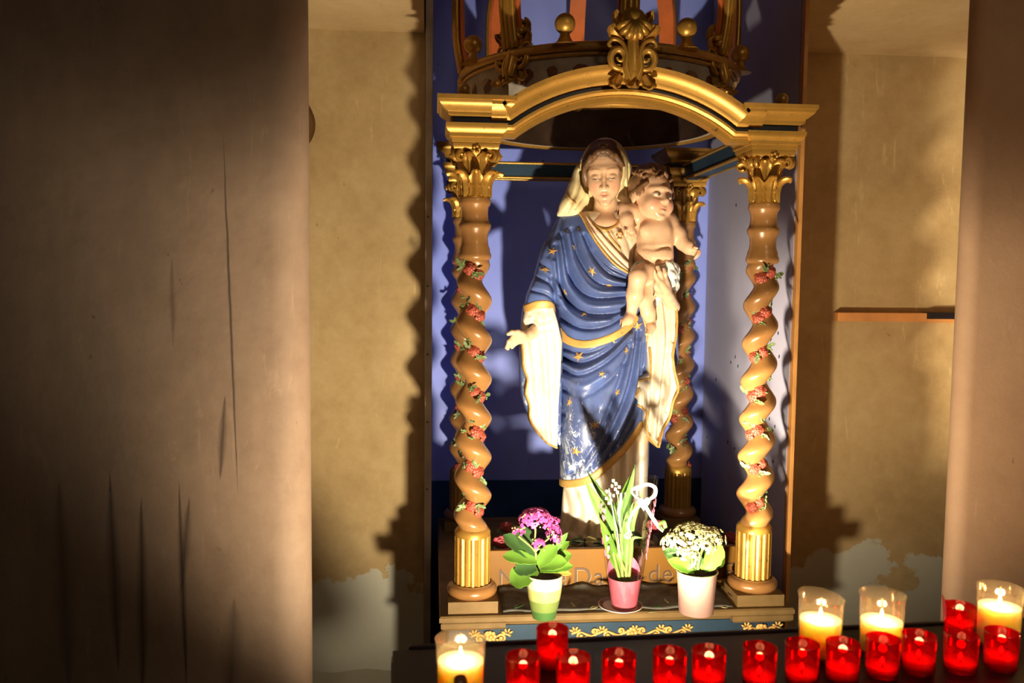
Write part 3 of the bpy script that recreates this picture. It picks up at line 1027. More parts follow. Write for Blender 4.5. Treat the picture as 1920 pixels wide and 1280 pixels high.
def shell_mesh():
    mm = MB()
    # hanging acanthus with scrolled sides, as one carved piece; local -Y outward, origin at the band middle
    for s in (-1, 1):
        pts = []
        for i in range(26):
            t = i / 25; rr = 0.030 * (1 - 0.78 * t); an = R(-110) + 2 * PI * 1.25 * t
            pts.append((s * (0.036 + rr * math.cos(an) * 0.9), -0.026 - 0.008 * t, 0.012 + rr * math.sin(an)))
        mm.tube(pts, [0.0035 + 0.0065 * math.sin(PI * min(1, i / 25 + 0.15)) for i in range(26)], 8)
        pts = [(s * 0.010, -0.034, -0.045), (s * 0.020, -0.036, -0.015), (s * 0.018, -0.034, 0.02), (s * 0.030, -0.03, 0.05), (s * 0.052, -0.028, 0.058), (s * 0.062, -0.026, 0.046), (s * 0.054, -0.026, 0.036)]
        mm.tube(catmull(pts, 5), [0.009 - 0.0045 * i / 30 for i in range(31)], 8)
        M = Matrix.Translation((s * 0.034, -0.022, -0.030)) @ Matrix.Rotation(s * -0.5, 4, 'Y') @ Matrix.Rotation(PI, 4, 'X') @ Matrix.Rotation(PI, 4, 'Z')
        acanthus(mm, M, 0.05, 0.034, 1.8, 3, 0.14, 0.005)
        M = Matrix.Translation((s * 0.024, -0.026, 0.055)) @ Matrix.Rotation(s * 0.85, 4, 'Y')
        acanthus(mm, M, 0.062, 0.036, 1.9, 3, 0.14, 0.005)
        M = Matrix.Translation((s * 0.02, -0.024, 0.080)) @ Matrix.Rotation(s * 0.55, 4, 'Y')
        acanthus(mm, M, 0.062, 0.032, 1.5, 3, 0.14, 0.005)
    # centre shell: fan of lobes
    for k in range(7):
        a = R(-66 + 22 * k)
        pts = [(0.010 * math.sin(a), -0.046, 0.110 - 0.006), (0.026 * math.sin(a), -0.056, 0.110 - 0.030 * math.cos(a) - 0.006), (0.042 * math.sin(a), -0.046, 0.110 - 0.048 * math.cos(a) - 0.004), (0.046 * math.sin(a), -0.034, 0.110 - 0.050 * math.cos(a))]
        mm.tube(catmull(pts, 4), [0.005, 0.0058, 0.0066, 0.0074, 0.0082, 0.009, 0.0095, 0.0095, 0.009, 0.008, 0.007, 0.006, 0.005], 8)
    mm.ball((0, -0.030, 0.105), (0.036, 0.022, 0.036), 16)
    mm.tube([(0, -0.030, -0.055), (0, -0.038, -0.03), (0, -0.034, 0.02), (0, -0.030, 0.08)], [0.008, 0.014, 0.017, 0.014], 10)
    M = Matrix.Translation((0, -0.030, -0.020)) @ Matrix.Rotation(PI, 4, 'X') @ Matrix.Rotation(PI, 4, 'Z')
    acanthus(mm, M, 0.058, 0.040, 1.5, 3, 0.14, 0.006)
    return mm
sh_me = None; rib_me = back_me = None
def rib_path():
    return catmull([(RC1 + 0.006, ZR1 + 0.02), (RC1 + 0.022, ZR1 + 0.14), (RC1 + 0.010, ZR1 + 0.32), (0.30, ZR1 + 0.50), (0.15, ZR1 + 0.60), (0.03, ZR1 + 0.63)], 7)
ZORN = ZR0 + 0.052
for k in range(8):
    a = 2 * PI * k / 8
    M = ring_M((SX, SY, ZORN), a) @ Matrix.Translation((0, -(RC0 + 0.012), 0)) @ Matrix.Rotation(-0.22, 4, 'X')
    sc_ = Matrix.Scale(0.92 if k == 0 else 0.85, 4)
    if k == 0:
        M = Matrix.Translation((SX, 2.062, P(1160, 118, 2.04)[2])) @ Matrix.Rotation(-0.06, 4, 'X')
    elif k in (1, 7):
        M = Matrix.Translation((0, 0, 0.055)) @ M
    if sh_me is None:
        o = shell_mesh().build('acanthus_ornament', 'gold', crown, True, 0, 60); sh_me = o.data
        o.matrix_basis = M @ sc_
        mm = MB(); pth = rib_path()
        for dx in (-0.014, 0, 0.014):
            mm.tube([(dx, -r_, z_) for r_, z_ in pth], 0.0105 if dx else 0.0125, 8)
        o = mm.build('crown_rib', 'gold', crown, True, 0, 180); rib_me = o.data
        o.matrix_basis = ring_M((SX, SY, 0), a)
        mm = MB(); mm.sheet([[(x_, -r_ + 0.016, z_ - 0.004) for x_ in (-0.026, -0.009, 0.009, 0.026)] for r_, z_ in pth], 0.012)
        o = mm.build('rib_lining', 'orange_paint', crown, True, 0, 60); back_me = o.data
        o.matrix_basis = ring_M((SX, SY, 0), a)
    else:
        inst('acanthus_ornament', sh_me, M @ sc_, crown)
        inst('crown_rib', rib_me, ring_M((SX, SY, 0), a), crown)
        inst('rib_lining', back_me, ring_M((SX, SY, 0), a), crown)
bl_me = None
for k in range(8):
    a = 2 * PI * (k + 0.5) / 8
    zb_ = P(1052, 46, 2.12)[2]
    M = ring_M((SX, SY, 0), a)
    if bl_me is None:
        mm = MB(); rb = RC1 + 0.012
        pr = [(0.032, ZR1 + 0.008), (0.020, ZR1 + 0.016), (0.013, ZR1 + 0.028), (0.011, zb_ - 0.018)]
        mm.lathe(pr, 16, Matrix.Translation((0, -rb, 0)))
        mm.ball((0, -rb, zb_), 0.0255, 20)
        o = mm.build('ball_finial', 'gold', crown, True, 0, 50); bl_me = o.data; o.matrix_basis = M
    else:
        inst('ball_finial', bl_me, M, crown)
# orb where the ribs meet
m = MB(); m.ball((SX, SY, ZR1 + 0.66), 0.06, 20); m.build('crown_orb', 'gold', crown, True, 0, 180)
# corner finials on the canopy corners
for x in CX:
    m = MB(); m.lathe([(0.03, ZE3), (0.022, ZE3 + 0.008), (0.012, ZE3 + 0.016)], 16, Matrix.Translation((x - 0.03 if x < .4 else x + .03, CY[0] - 0.02, 0)))
    m.ball((x - 0.03 if x < .4 else x + .03, CY[0] - 0.02, ZE3 + 0.026), 0.016, 14)
    m.build('corner_knob', 'gold_old', shr, True, 0, 60)

# ------------------------------------------------------------ name board
YB = 2.225
zb0, zb1 = ZSTEP, P(1150, 1028, YB)[2]
xb0, xb1 = CX[0] - 0.045, CX[1] + 0.045
brd = thing('name_board', 'long gold-brown board with engraved lettering across the foot of the statue', 'sign', ((xb0 + xb1) / 2, YB, zb0))
m = MB(); m.box((xb0, YB, zb0 + 0.001), (xb1, YB + 0.018, zb1)); m.build('board', 'board_gold', brd, bevel=0.002)
def text_obj(txt, px0, px1, py_base, cap_px):
    p = P(px0, py_base, YB); q = P(px1, py_base, YB)
    size = cap_px * YB / F / 0.70
    for nm, mt, dx, dz, dy in (('lettering_edge', 'letter_light', 0.0011, -0.0011, 0.0004), ('lettering', 'letter_dark', 0, 0, 0.0009)):
        cu = bpy.data.curves.new(nm, 'FONT'); cu.body = txt; cu.size = size; cu.extrude = 0.0003; cu.space_character = 1.12
        t = bpy.data.objects.new('tmp', cu); COL.objects.link(t)
        dg = bpy.context.evaluated_depsgraph_get()
        me = bpy.data.meshes.new_from_object(t.evaluated_get(dg)); bpy.data.objects.remove(t)
        co_ = np.array([v_.co[:] for v_ in me.vertices])
        w = co_[:, 0].max() - co_[:, 0].min()
        sx = (q[0] - p[0]) / w
        for v_ in me.vertices:
            x_, y_, z_ = v_.co
            v_.co = (p[0] + (x_ - co_[:, 0].min()) * sx + dx, YB - dy - z_, p[2] + y_ + dz)
        me.materials.clear(); me.materials.append(MATS[mt])
        o = bpy.data.objects.new(nm, me); COL.objects.link(o); setparent(o, brd)
text_obj('Notre', 936, 1060, 1100, 36)
text_obj('Dame', 1077, 1197, 1097, 36)
text_obj('de', 1216, 1260, 1091, 36)
text_obj('E', 1356, 1379, 1087, 36)

# dusty cloth lying on the step, rucked up against the board
m = MB(); g = []
for i in range(40):
    x = CX[0] + 0.075 + (CX[1] - CX[0] - 0.15) * i / 39
    row = []
    for j in range(14):
        t = j / 13
        y = 2.066 + 0.004 * math.sin(i * 0.9) + (YB - 0.006 - 2.066) * t
        z = ZSTEP + 0.0022 + 0.0012 * (1 + math.sin(i * 0.63 + t * 4)) + (0.012 * (0.6 + 0.4 * math.sin(i * 0.55) + 0.3 * math.sin(i * 1.3 + 1)) * max(0, t - 0.78) / 0.22)
        row.append((x, y, z))
    g.append(row)
m.sheet(g, 0.002)
tag(m.build('altar_cloth', 'dusty_cloth', None, True, 0, 180), 'dusty grey cloth spread on the step in front of the name board', 'cloth')
ZPOT = ZSTEP + 0.0062
# ================================================================== statue (implicit surfaces)
def surface_nets(v, o, h):
    s = v < 0
    nx, ny, nz = v.shape
    sh = (nx - 1, ny - 1, nz - 1)
    cnt = np.zeros(sh, np.float32); acc = np.zeros(sh + (3,), np.float32)
    for ax in range(3):
        oth = [i for i in range(3) if i != ax]
        for b in (0, 1):
            for c in (0, 1):
                off = [0, 0, 0]; off[oth[0]] = b; off[oth[1]] = c
                i0 = tuple(slice(off[i], off[i] + sh[i]) for i in range(3))
                off2 = list(off); off2[ax] = 1
                i1 = tuple(slice(off2[i], off2[i] + sh[i]) for i in range(3))
                cr = s[i0] != s[i1]
                if not cr.any():
                    continue
                w = np.nonzero(cr)
                a, d = v[i0][w], v[i1][w]
                t = a / (a - d)
                p = np.tile(np.array(off, np.float32), (len(t), 1)); p[:, ax] = t
                acc[w] += p; cnt[w] += 1
    mk = cnt > 0
    idx = np.full(sh, -1, np.int64); idx[mk] = np.arange(mk.sum())
    ce = np.argwhere(mk)
    verts = np.array(o) + h * (ce + acc[mk] / cnt[mk][:, None])
    faces = []
    for ax in range(3):
        b, c = (ax + 1) % 3, (ax + 2) % 3
        lo = [slice(0, n) for n in v.shape]; hi = [slice(0, n) for n in v.shape]
        lo[ax] = slice(0, v.shape[ax] - 1); hi[ax] = slice(1, v.shape[ax])
        for q in (b, c):
            lo[q] = slice(1, v.shape[q] - 1); hi[q] = slice(1, v.shape[q] - 1)
        s0, s1 = s[tuple(lo)], s[tuple(hi)]
        w = np.argwhere(s0 != s1)
        if len(w) == 0:
            continue
        ins = s0[tuple(w.T)]
        base = w.copy(); base[:, b] += 1; base[:, c] += 1
        def cell(db, dc):
            q = base.copy(); q[:, b] += db; q[:, c] += dc
            return idx[tuple(q.T)]
        q = np.stack([cell(-1, -1), cell(0, -1), cell(0, 0), cell(-1, 0)], 1)
        q[~ins] = q[~ins][:, ::-1]
        faces.append(q)
    return verts, np.concatenate(faces)

def np_mesh(name, verts, faces, mat, parent=None, paint=None):
    me = bpy.data.meshes.new(name)
    me.vertices.add(len(verts)); me.vertices.foreach_set('co', verts.astype(np.float32).ravel())
    k = faces.shape[1]
    me.loops.add(faces.size); me.loops.foreach_set('vertex_index', faces.astype(np.int32).ravel())
    me.polygons.add(len(faces)); me.polygons.foreach_set('loop_start', np.arange(0, faces.size, k, dtype=np.int32))
    me.update(calc_edges=True)
    me.shade_smooth()
    if paint is not None:
        at = me.attributes.new('paint', 'FLOAT_COLOR', 'POINT')
        at.data.foreach_set('color', np.concatenate([paint, np.ones((len(paint), 1))], 1).astype(np.float32).ravel())
    me.materials.append(MATS[mat])
    o = bpy.data.objects.new(name, me); COL.objects.link(o)
    if parent is not None:
        setparent(o, parent)
    return o

def grid(lo, hi, h):
    ax = [np.arange(lo[i], hi[i] + h, h, dtype=np.float32) for i in range(3)]
    return np.meshgrid(*ax, indexing='ij')

def mesh_sdf(fn, lo, hi, h):
    X, Y, Z = grid(lo, hi, h)
    return surface_nets(fn(X, Y, Z), lo, h)

def smin(a, b, k):
    q = np.maximum(k - np.abs(a - b), 0) / k
    return np.minimum(a, b) - q * q * k * 0.25
def smax(a, b, k):
    return -smin(-a, -b, k)
def ell(X, Y, Z, c, r):
    k = np.sqrt(((X - c[0]) / r[0]) ** 2 + ((Y - c[1]) / r[1]) ** 2 + ((Z - c[2]) / r[2]) ** 2)
    return (k - 1) * min(r)
def cap(X, Y, Z, a, b, ra, rb=None):
    rb = ra if rb is None else rb
    a = np.array(a, float); b = np.array(b, float); d = b - a
    t = np.clip(((X - a[0]) * d[0] + (Y - a[1]) * d[1] + (Z - a[2]) * d[2]) / (d @ d), 0, 1)
    return np.sqrt((X - a[0] - t * d[0]) ** 2 + (Y - a[1] - t * d[1]) ** 2 + (Z - a[2] - t * d[2]) ** 2) - (ra + (rb - ra) * t)
def chain(X, Y, Z, pts, rads, k=0.01):
    d = None
    for i in range(len(pts) - 1):
        e = cap(X, Y, Z, pts[i], pts[i + 1], rads[i], rads[i + 1])
        d = e if d is None else smin(d, e, k)
    return d

YS = 2.50
def st(px, py, dy=0.0):
    return P(px, py, YS + dy)
def st2(px, py, dy=-0.07):
    p = P(px, py, YS + dy); return (p[0], p[2])

def poly_sdf(X2, Z2, pts):
    pts = np.array(pts); n = len(pts)
    d = np.full(X2.shape, 1e9); ins = np.zeros(X2.shape, bool)
    for i in range(n):
        a, b = pts[i], pts[(i + 1) % n]; e = b - a
        t = np.clip(((X2 - a[0]) * e[0] + (Z2 - a[1]) * e[1]) / max(e @ e, 1e-12), 0, 1)
        d = np.minimum(d, np.hypot(X2 - a[0] - t * e[0], Z2 - a[1] - t * e[1]))
        c = ((a[1] > Z2) != (b[1] > Z2))
        xi = a[0] + (Z2 - a[1]) * (b[0] - a[0]) / (b[1] - a[1] if abs(b[1] - a[1]) > 1e-12 else 1e-12)
        ins ^= c & (X2 < xi)
    return np.where(ins, -d, d)
def line_dist(X2, Z2, pts):
    d = np.full(X2.shape, 1e9)
    for i in range(len(pts) - 1):
        a, b = np.array(pts[i]), np.array(pts[i + 1]); e = b - a
        t = np.clip(((X2 - a[0]) * e[0] + (Z2 - a[1]) * e[1]) / max(e @ e, 1e-12), 0, 1)
        d = np.minimum(d, np.hypot(X2 - a[0] - t * e[0], Z2 - a[1] - t * e[1]))
    return d
def plane2(X, Z):
    return X[:, 0, :].astype(np.float64), Z[:, 0, :].astype(np.float64)
def folds(X, Z, curves, dy=-0.09):
    """sum of carved grooves (positive) and ridges (negative) along image-read fold lines"""
    x2, z2 = plane2(X, Z)
    f = np.zeros(x2.shape)
    for pts, dep, wid in curves:
        q = catmull([st2(a, b, dy) for a, b in pts], 6)
        d = line_dist(x2, z2, q)
        f += dep * np.exp(-(d / wid) ** 2)
    return f[:, None, :].astype(np.float32)

def col_table(rows):
    """rows: (py, left px, right px, half depth, dy) -> function giving an elliptical column"""
    z = []; cx = []; a = []; b = []; cy = []
    for r in rows:
        l, q = st(r[1], r[0]), st(r[2], r[0])
        z.append((l[2] + q[2]) / 2); cx.append((l[0] + q[0]) / 2); a.append((q[0] - l[0]) / 2); b.append(r[3]); cy.append(YS + (r[4] if len(r) > 4 else 0))
    o = np.argsort(z); z, cx, a, b, cy = [np.array(t)[o] for t in (z, cx, a, b, cy)]
    def fn(X, Y, Z, grow=0.0):
        zz = Z[0, 0, :]
        I = lambda t: np.interp(zz, z, t)[None, None, :].astype(np.float32)
        A, B = I(a) + grow, I(b) + grow
        u = (X - I(cx)) / A; w = (Y - I(cy)) / B
        k = np.sqrt(u * u + w * w)
        d = (k - 1) * np.minimum(A, B)
        return np.maximum(d, np.maximum(z[0] - grow - Z, Z - z[-1] - grow))
    return fn

sb = st(1130, 1005)
stat = thing('madonna_statue', 'painted statue of a robed woman in star-spangled blue mantle holding a child', 'statue', (sb[0], YS, sb[2] - 0.03))

core = col_table([(392, 1095, 1180, .050, .01), (410, 1070, 1198, .070, .01), (440, 1058, 1212, .085), (500, 1058, 1215, .095), (560, 1058, 1222, .098),
                  (620, 1055, 1222, .100), (700, 1054, 1220, .104), (800, 1054, 1216, .108), (900, 1056, 1214, .112), (960, 1054, 1212, .116), (1006, 1050, 1208, .118)])
H = 0.0036
LO = np.array([st(925, 640)[0], YS - 0.20, st(1100, 1015)[2]]); HI = np.array([st(1300, 640)[0], YS + 0.16, st(1130, 385)[2]])

up_poly = [(1038, 402), (1066, 392), (1084, 386), (1094, 405), (1104, 432), (1122, 463), (1146, 492), (1170, 508), (1188, 516), (1200, 545), (1197, 580), (1184, 600), (1166, 620), (1140, 634),
           (1110, 645), (1085, 648), (1064, 640), (1050, 620), (1042, 596), (1034, 577), (1010, 573), (984, 582), (990, 556), (1004, 520), (1016, 480), (1026, 440)]
lo_poly = [(1052, 620), (1120, 640), (1166, 612), (1186, 592), (1204, 588), (1213, 620), (1217, 680), (1214, 706), (1196, 716), (1188, 738), (1200, 758), (1211, 768), (1200, 796), (1180, 822),
           (1158, 846), (1130, 872), (1104, 895), (1076, 909), (1051, 918), (1046, 880), (1043, 800), (1046, 700)]
# ---- gown
gown_f = [([(1080, 925), (1090, 960), (1078, 1003)], .012, .007), ([(1100, 905), (1112, 950), (1100, 1003)], .013, .007), ([(1128, 880), (1135, 940), (1125, 1003)], .012, .008),
          ([(1160, 850), (1158, 930), (1150, 1003)], .013, .008), ([(1185, 820), (1182, 900), (1180, 1003)], .013, .008), ([(1202, 800), (1203, 900), (1200, 1003)], .010, .006),
          ([(1066, 935), (1070, 970), (1062, 1003)], .010, .006),
          ([(1090, 930), (1100, 965), (1090, 1003)], -.008, .006), ([(1145, 870), (1147, 940), (1138, 1003)], -.009, .008), ([(1172, 840), (1170, 930), (1165, 1003)], -.009, .008)]
def f_gown(X, Y, Z):
    d = core(X, Y, Z, -0.002)
    fr = np.clip((YS - Y) / 0.05, 0, 1)
    d = d + folds(X, Z, gown_f) * fr
    d = d + 0.004 * np.cos((X - 0.4) * 150 + np.sin(Z * 20)) * np.clip((0.98 - Z) / 0.15, 0, 1)
    x2, z2 = plane2(X, Z)
    pd = poly_sdf(x2, z2, [st2(*q) for q in lo_poly])[:, None, :].astype(np.float32)
    d = d + .024 * np.clip((-pd - .004) / .01, 0, 1)
    return smax(d, Z - st(1130, 600)[2], 0.01)
lo, hi = LO.copy(), HI.copy(); hi[2] = st(1130, 540)[2]
gown = np_mesh('gown', *mesh_sdf(f_gown, lo, hi, H), 'gown_white', stat)

# ---- tunic (chest)
tun_f = [([(1150, 430), (1168, 470), (1180, 505)], .006, .005), ([(1140, 440), (1155, 480), (1172, 508)], .006, .004), ([(1160, 420), (1180, 455), (1190, 500)], .005, .005)]
def f_tunic(X, Y, Z):
    d = core(X, Y, Z, 0.001) + folds(X, Z, tun_f)
    x2, z2 = plane2(X, Z)
    pd = poly_sdf(x2, z2, [st2(*q) for q in up_poly])[:, None, :].astype(np.float32)
    d = d + .022 * np.clip((-pd - .004) / .01, 0, 1)
    nk = cap(X, Y, Z, st(1132, 395, -0.085), st(1133, 420, -0.10), 0.030, 0.022)
    d = smax(d, -nk, 0.006)
    return np.maximum(d, np.maximum(st(1130, 580)[2] - Z, Z - st(1130, 398)[2]))
lo, hi = LO.copy(), HI.copy(); lo[2] = st(1130, 590)[2]
tunic = np_mesh('tunic', *mesh_sdf(f_tunic, lo, hi, H), 'tunic', stat)

# ---- mantle
arm_pts = [st(1072, 425, 0.005), st(1040, 490, -0.02), st(1018, 555, -0.035), st(1006, 600, -0.05)]
def arm(X, Y, Z):
    return chain(X, Y, Z, arm_pts, [0.048, 0.050, 0.052, 0.034], 0.03)
up_f = [([(1096, 440), (1118, 486), (1146, 516), (1186, 528)], .013, .0055), ([(1076, 430), (1090, 486), (1122, 530), (1184, 540)], .014, .006),
        ([(1058, 440), (1070, 510), (1106, 556), (1182, 553)], .015, .0065), ([(1046, 460), (1056, 540), (1094, 584), (1150, 586), (1186, 566)], .016, .007),
        ([(1034, 520), (1050, 585), (1084, 614), (1130, 612), (1180, 584)], .014, .006),
        ([(1000, 545), (1026, 552), (1050, 572)], .010, .005), ([(1008, 520), (1032, 532), (1052, 556)], .010, .005), ([(1016, 492), (1034, 508), (1052, 536)], .008, .005),
        ([(1086, 432), (1104, 486), (1134, 522), (1184, 534)], -.009, .007), ([(1066, 436), (1080, 500), (1114, 544), (1182, 547)], -.010, .008),
        ([(1052, 450), (1063, 526), (1100, 571), (1166, 571)], -.010, .009), ([(1040, 490), (1053, 562), (1089, 600), (1140, 600)], -.010, .008),
        ([(1115, 470), (1140, 500), (1184, 522)], .009, .004), ([(1060, 405), (1052, 440)], .006, .006), ([(1036, 440), (1030, 480)], .006, .005)]
lo_f = [([(1054, 672), (1090, 682), (1140, 656), (1184, 612)], .017, .007), ([(1052, 690), (1084, 704), (1130, 682), (1176, 640)], .012, .006), ([(1056, 656), (1100, 662), (1150, 640)], .010, .005),
        ([(1052, 730), (1090, 742), (1134, 716), (1168, 680)], .009, .007), ([(1054, 780), (1086, 782), (1120, 764)], .006, .007),
        ([(1196, 620), (1178, 720), (1140, 810), (1098, 880)], .016, .007), ([(1207, 640), (1196, 730), (1166, 800), (1130, 858)], .014, .006), ([(1180, 650), (1150, 740), (1110, 830), (1076, 890)], .013, .007),
        ([(1212, 690), (1194, 770), (1160, 830)], .010, .005),
        ([(1054, 681), (1088, 694), (1136, 668), (1180, 626)], -.010, .008), ([(1188, 640), (1164, 735), (1126, 820), (1088, 885)], -.010, .009), ([(1202, 640), (1188, 730), (1154, 805), (1115, 866)], -.010, .008),
        ([(1052, 710), (1090, 722), (1134, 700)], -.008, .009), ([(1056, 750), (1056, 900)], .008, .006)]
def mantle_raw(X, Y, Z, poly, fl, off, soft=0.006, with_arm=True):
    d = core(X, Y, Z, off)
    if with_arm:
        d = smin(d, arm(X, Y, Z) , 0.03)
    fr = np.clip((YS + 0.03 - Y) / 0.06, 0, 1)
    d = d + folds(X, Z, fl) * fr
    x2, z2 = plane2(X, Z)
    pd = poly_sdf(x2, z2, [st2(*q) for q in poly])[:, None, :].astype(np.float32)
    return d, pd
def f_up(X, Y, Z):
    d, pd = mantle_raw(X, Y, Z, up_poly, up_f, 0.014)
    front = smax(d, pd, 0.007)
    back = np.maximum(np.maximum(d, YS + 0.015 - Y), np.maximum(st(1130, 660)[2] - Z, Z - st(1130, 396)[2]))
    return np.minimum(front, back)
lo, hi = LO.copy(), HI.copy(); lo[2] = st(1130, 670)[2]
mantle = np_mesh('mantle', *mesh_sdf(f_up, lo, hi, H), 'mantle_blue', stat)
def f_lo(X, Y, Z):
    d, pd = mantle_raw(X, Y, Z, lo_poly, lo_f, 0.009, with_arm=False)
    d = smin(d, ell(X, Y, Z, st(1095, 790, -0.075), (0.045, 0.045, 0.11)), 0.04)
    front = smax(np.maximum(d, Y - YS - 0.05), pd, 0.007)
    back = np.maximum(np.maximum(d, YS + 0.015 - Y), np.maximum(st(1130, 880)[2] - Z, Z - st(1130, 600)[2]))
    return np.minimum(front, back)
lo, hi = LO.copy(), HI.copy(); lo[2] = st(1130, 940)[2]; hi[2] = st(1130, 570)[2]
skirt = np_mesh('mantle_skirt', *mesh_sdf(f_lo, lo, hi, H), 'mantle_blue', stat)

# ---- gilded borders
def border(name, fn_raw, line, w, lo, hi, mat='gold_paint', lift=0.003, parent=stat, smooth=6):
    def f(X, Y, Z):
        d = fn_raw(X, Y, Z)
        x2, z2 = plane2(X, Z)
        q = catmull([st2(*p) for p in line], smooth)
        ld = line_dist(x2, z2, q)[:, None, :].astype(np.float32) - w
        return smax(np.maximum(d - lift, Y - YS + 0.0), ld, 0.003)
    return np_mesh(name, *mesh_sdf(f, lo, hi, 0.0032), mat, parent)
raw_up = lambda X, Y, Z: mantle_raw(X, Y, Z, up_poly, up_f, 0.014)[0]
def raw_lo(X, Y, Z):
    d = mantle_raw(X, Y, Z, lo_poly, lo_f, 0.009, with_arm=False)[0]
    return smin(d, ell(X, Y, Z, st(1095, 790, -0.075), (0.045, 0.045, 0.11)), 0.04)
lo, hi = LO.copy(), HI.copy(); lo[2] = st(1130, 670)[2]
border('gilt_border', raw_up, [(984, 580), (1008, 570), (1032, 573), (1042, 596), (1050, 620), (1064, 637), (1086, 644), (1112, 641), (1142, 630), (1166, 616), (1186, 596)], 0.0115, lo, hi)
border('gilt_border', raw_up, [(1084, 388), (1094, 407), (1104, 434), (1122, 465), (1146, 494), (1170, 510), (1188, 517)], 0.0036, lo, hi, lift=0.004)
lo, hi = LO.copy(), HI.copy(); lo[2] = st(1130, 940)[2]; hi[2] = st(1130, 570)[2]
border('gilt_border', raw_lo, [(1050, 915), (1076, 905), (1104, 891), (1130, 868), (1158, 842), (1180, 818), (1199, 794)], 0.0112, lo, hi)
border('gilt_border', raw_lo, [(1204, 592), (1212, 620), (1215, 680), (1212, 704)], 0.0055, lo, hi)

# ---- pale lining strip inside the neckline
lin_f = [([(1098, 400), (1120, 440), (1152, 480), (1186, 512)], .006, .0035), ([(1090, 392), (1112, 436), (1150, 484), (1180, 510)], -.004, .005)]
def f_lin(X, Y, Z):
    d = core(X, Y, Z, 0.011) + folds(X, Z, lin_f)
    x2, z2 = plane2(X, Z)
    pd = poly_sdf(x2, z2, [st2(*q) for q in [(1084, 384), (1100, 398), (1112, 420), (1136, 452), (1166, 484), (1192, 506), (1194, 520), (1176, 516), (1148, 500), (1120, 470), (1100, 436), (1090, 410)]])[:, None, :]
    return smax(np.maximum(d, Y - YS + 0.02), pd.astype(np.float32), 0.006)
lo, hi = LO.copy(), HI.copy(); lo[2] = st(1130, 540)[2]
np_mesh('mantle_lining', *mesh_sdf(f_lin, lo, hi, 0.003), 'lining', stat)
# neckline and emblem on the tunic
def f_coll(X, Y, Z):
    d = core(X, Y, Z, 0.005)
    x2, z2 = plane2(X, Z)
    ld = np.minimum(line_dist(x2, z2, catmull([st2(*p) for p in [(1104, 410), (1118, 424), (1134, 431), (1152, 424), (1164, 412)]], 5)) - 0.0042,
                    line_dist(x2, z2, catmull([st2(*p) for p in [(1136, 434), (1146, 450), (1160, 468)]], 5)) - 0.0026)
    e = st2(1160, 442)
    for k in range(6):
        a = 2 * PI * k / 6
        ld = np.minimum(ld, np.hypot(x2 - e[0] - 0.008 * math.cos(a), z2 - e[1] - 0.010 * math.sin(a)) - 0.0035)
    return smax(np.maximum(d, Y - YS + 0.02), ld[:, None, :].astype(np.float32), 0.002)
np_mesh('tunic_trim', *mesh_sdf(f_coll, lo, hi, 0.0028), 'gold_paint', stat)

# ---- white hanging sleeve on her right arm
sl_poly = [(984, 578), (1010, 570), (1036, 574), (1044, 600), (1054, 640), (1052, 700), (1048, 760), (1046, 842), (1026, 832), (1002, 806), (995, 786), (994, 760), (986, 738), (990, 712), (982, 690), (980, 660), (975, 625)]
sl_core = col_table([(560, 985, 1050, .040, -.045), (600, 975, 1060, .048, -.045), (700, 975, 1062, .044, -.035), (850, 980, 1062, .038, -.03)])
sl_f = [([(1000, 600), (1010, 660), (1016, 740), (1022, 828)], 0.0078, .0055), ([(1022, 585), (1030, 660), (1034, 740), (1038, 838)], 0.0078, .005), ([(990, 640), (997, 700), (1004, 780)], 0.0054, .004),
        ([(1010, 590), (1020, 660), (1026, 760), (1030, 832)], -0.0042, .006), ([(1040, 620), (1045, 700), (1042, 830)], 0.0054, .004),
        ([(995, 590), (1012, 604), (1030, 600)], 0.0042, .004), ([(990, 602), (1008, 618), (1034, 616)], 0.0042, .004)]
def raw_sl(X, Y, Z, grow=0.0):
    return sl_core(X, Y, Z, grow) + folds(X, Z, sl_f, -0.08)
def f_sl(X, Y, Z):
    d = raw_sl(X, Y, Z)
    x2, z2 = plane2(X, Z)
    pd = poly_sdf(x2, z2, [st2(*q) for q in sl_poly])[:, None, :].astype(np.float32)
    hole = cap(X, Y, Z, st(1012, 610, -0.05), st(962, 640, -0.10), 0.020, 0.020)
    return smax(smax(d, pd, 0.006), -hole, 0.004)
slo = np.array([st(960, 640)[0], YS - 0.13, st(1000, 860)[2]]); shi = np.array([st(1075, 640)[0], YS + 0.03, st(1000, 555)[2]])
sleeve = np_mesh('sleeve', *mesh_sdf(f_sl, slo, shi, 0.0032), 'gown_white', stat)
def raw_b(X, Y, Z):
    return raw_sl(X, Y, Z)
border('gilt_border', raw_b, [(977, 620), (981, 660), (983, 690), (990, 712), (987, 738), (994, 760), (995, 784), (1003, 804), (1026, 830), (1045, 840)], 0.0034, slo, shi, lift=0.0025)
# blue outside of the same hanging mantle, seen behind it
def f_slb(X, Y, Z):
    d = sl_core(X, Y - 0.035, Z, 0.006)
    x2, z2 = plane2(X, Z)
    pd = poly_sdf(x2, z2, [st2(*q) for q in [(984, 578), (1040, 574), (1060, 640), (1056, 840), (1030, 838), (1000, 800), (988, 770), (980, 740), (977, 700), (976, 660)]])[:, None, :].astype(np.float32)
    return smax(np.maximum(d, YS - 0.055 - Y), pd, 0.006)
np_mesh('mantle_back', *mesh_sdf(f_slb, slo, shi + np.array([0, .05, 0]), 0.0036), 'mantle_blue', stat)

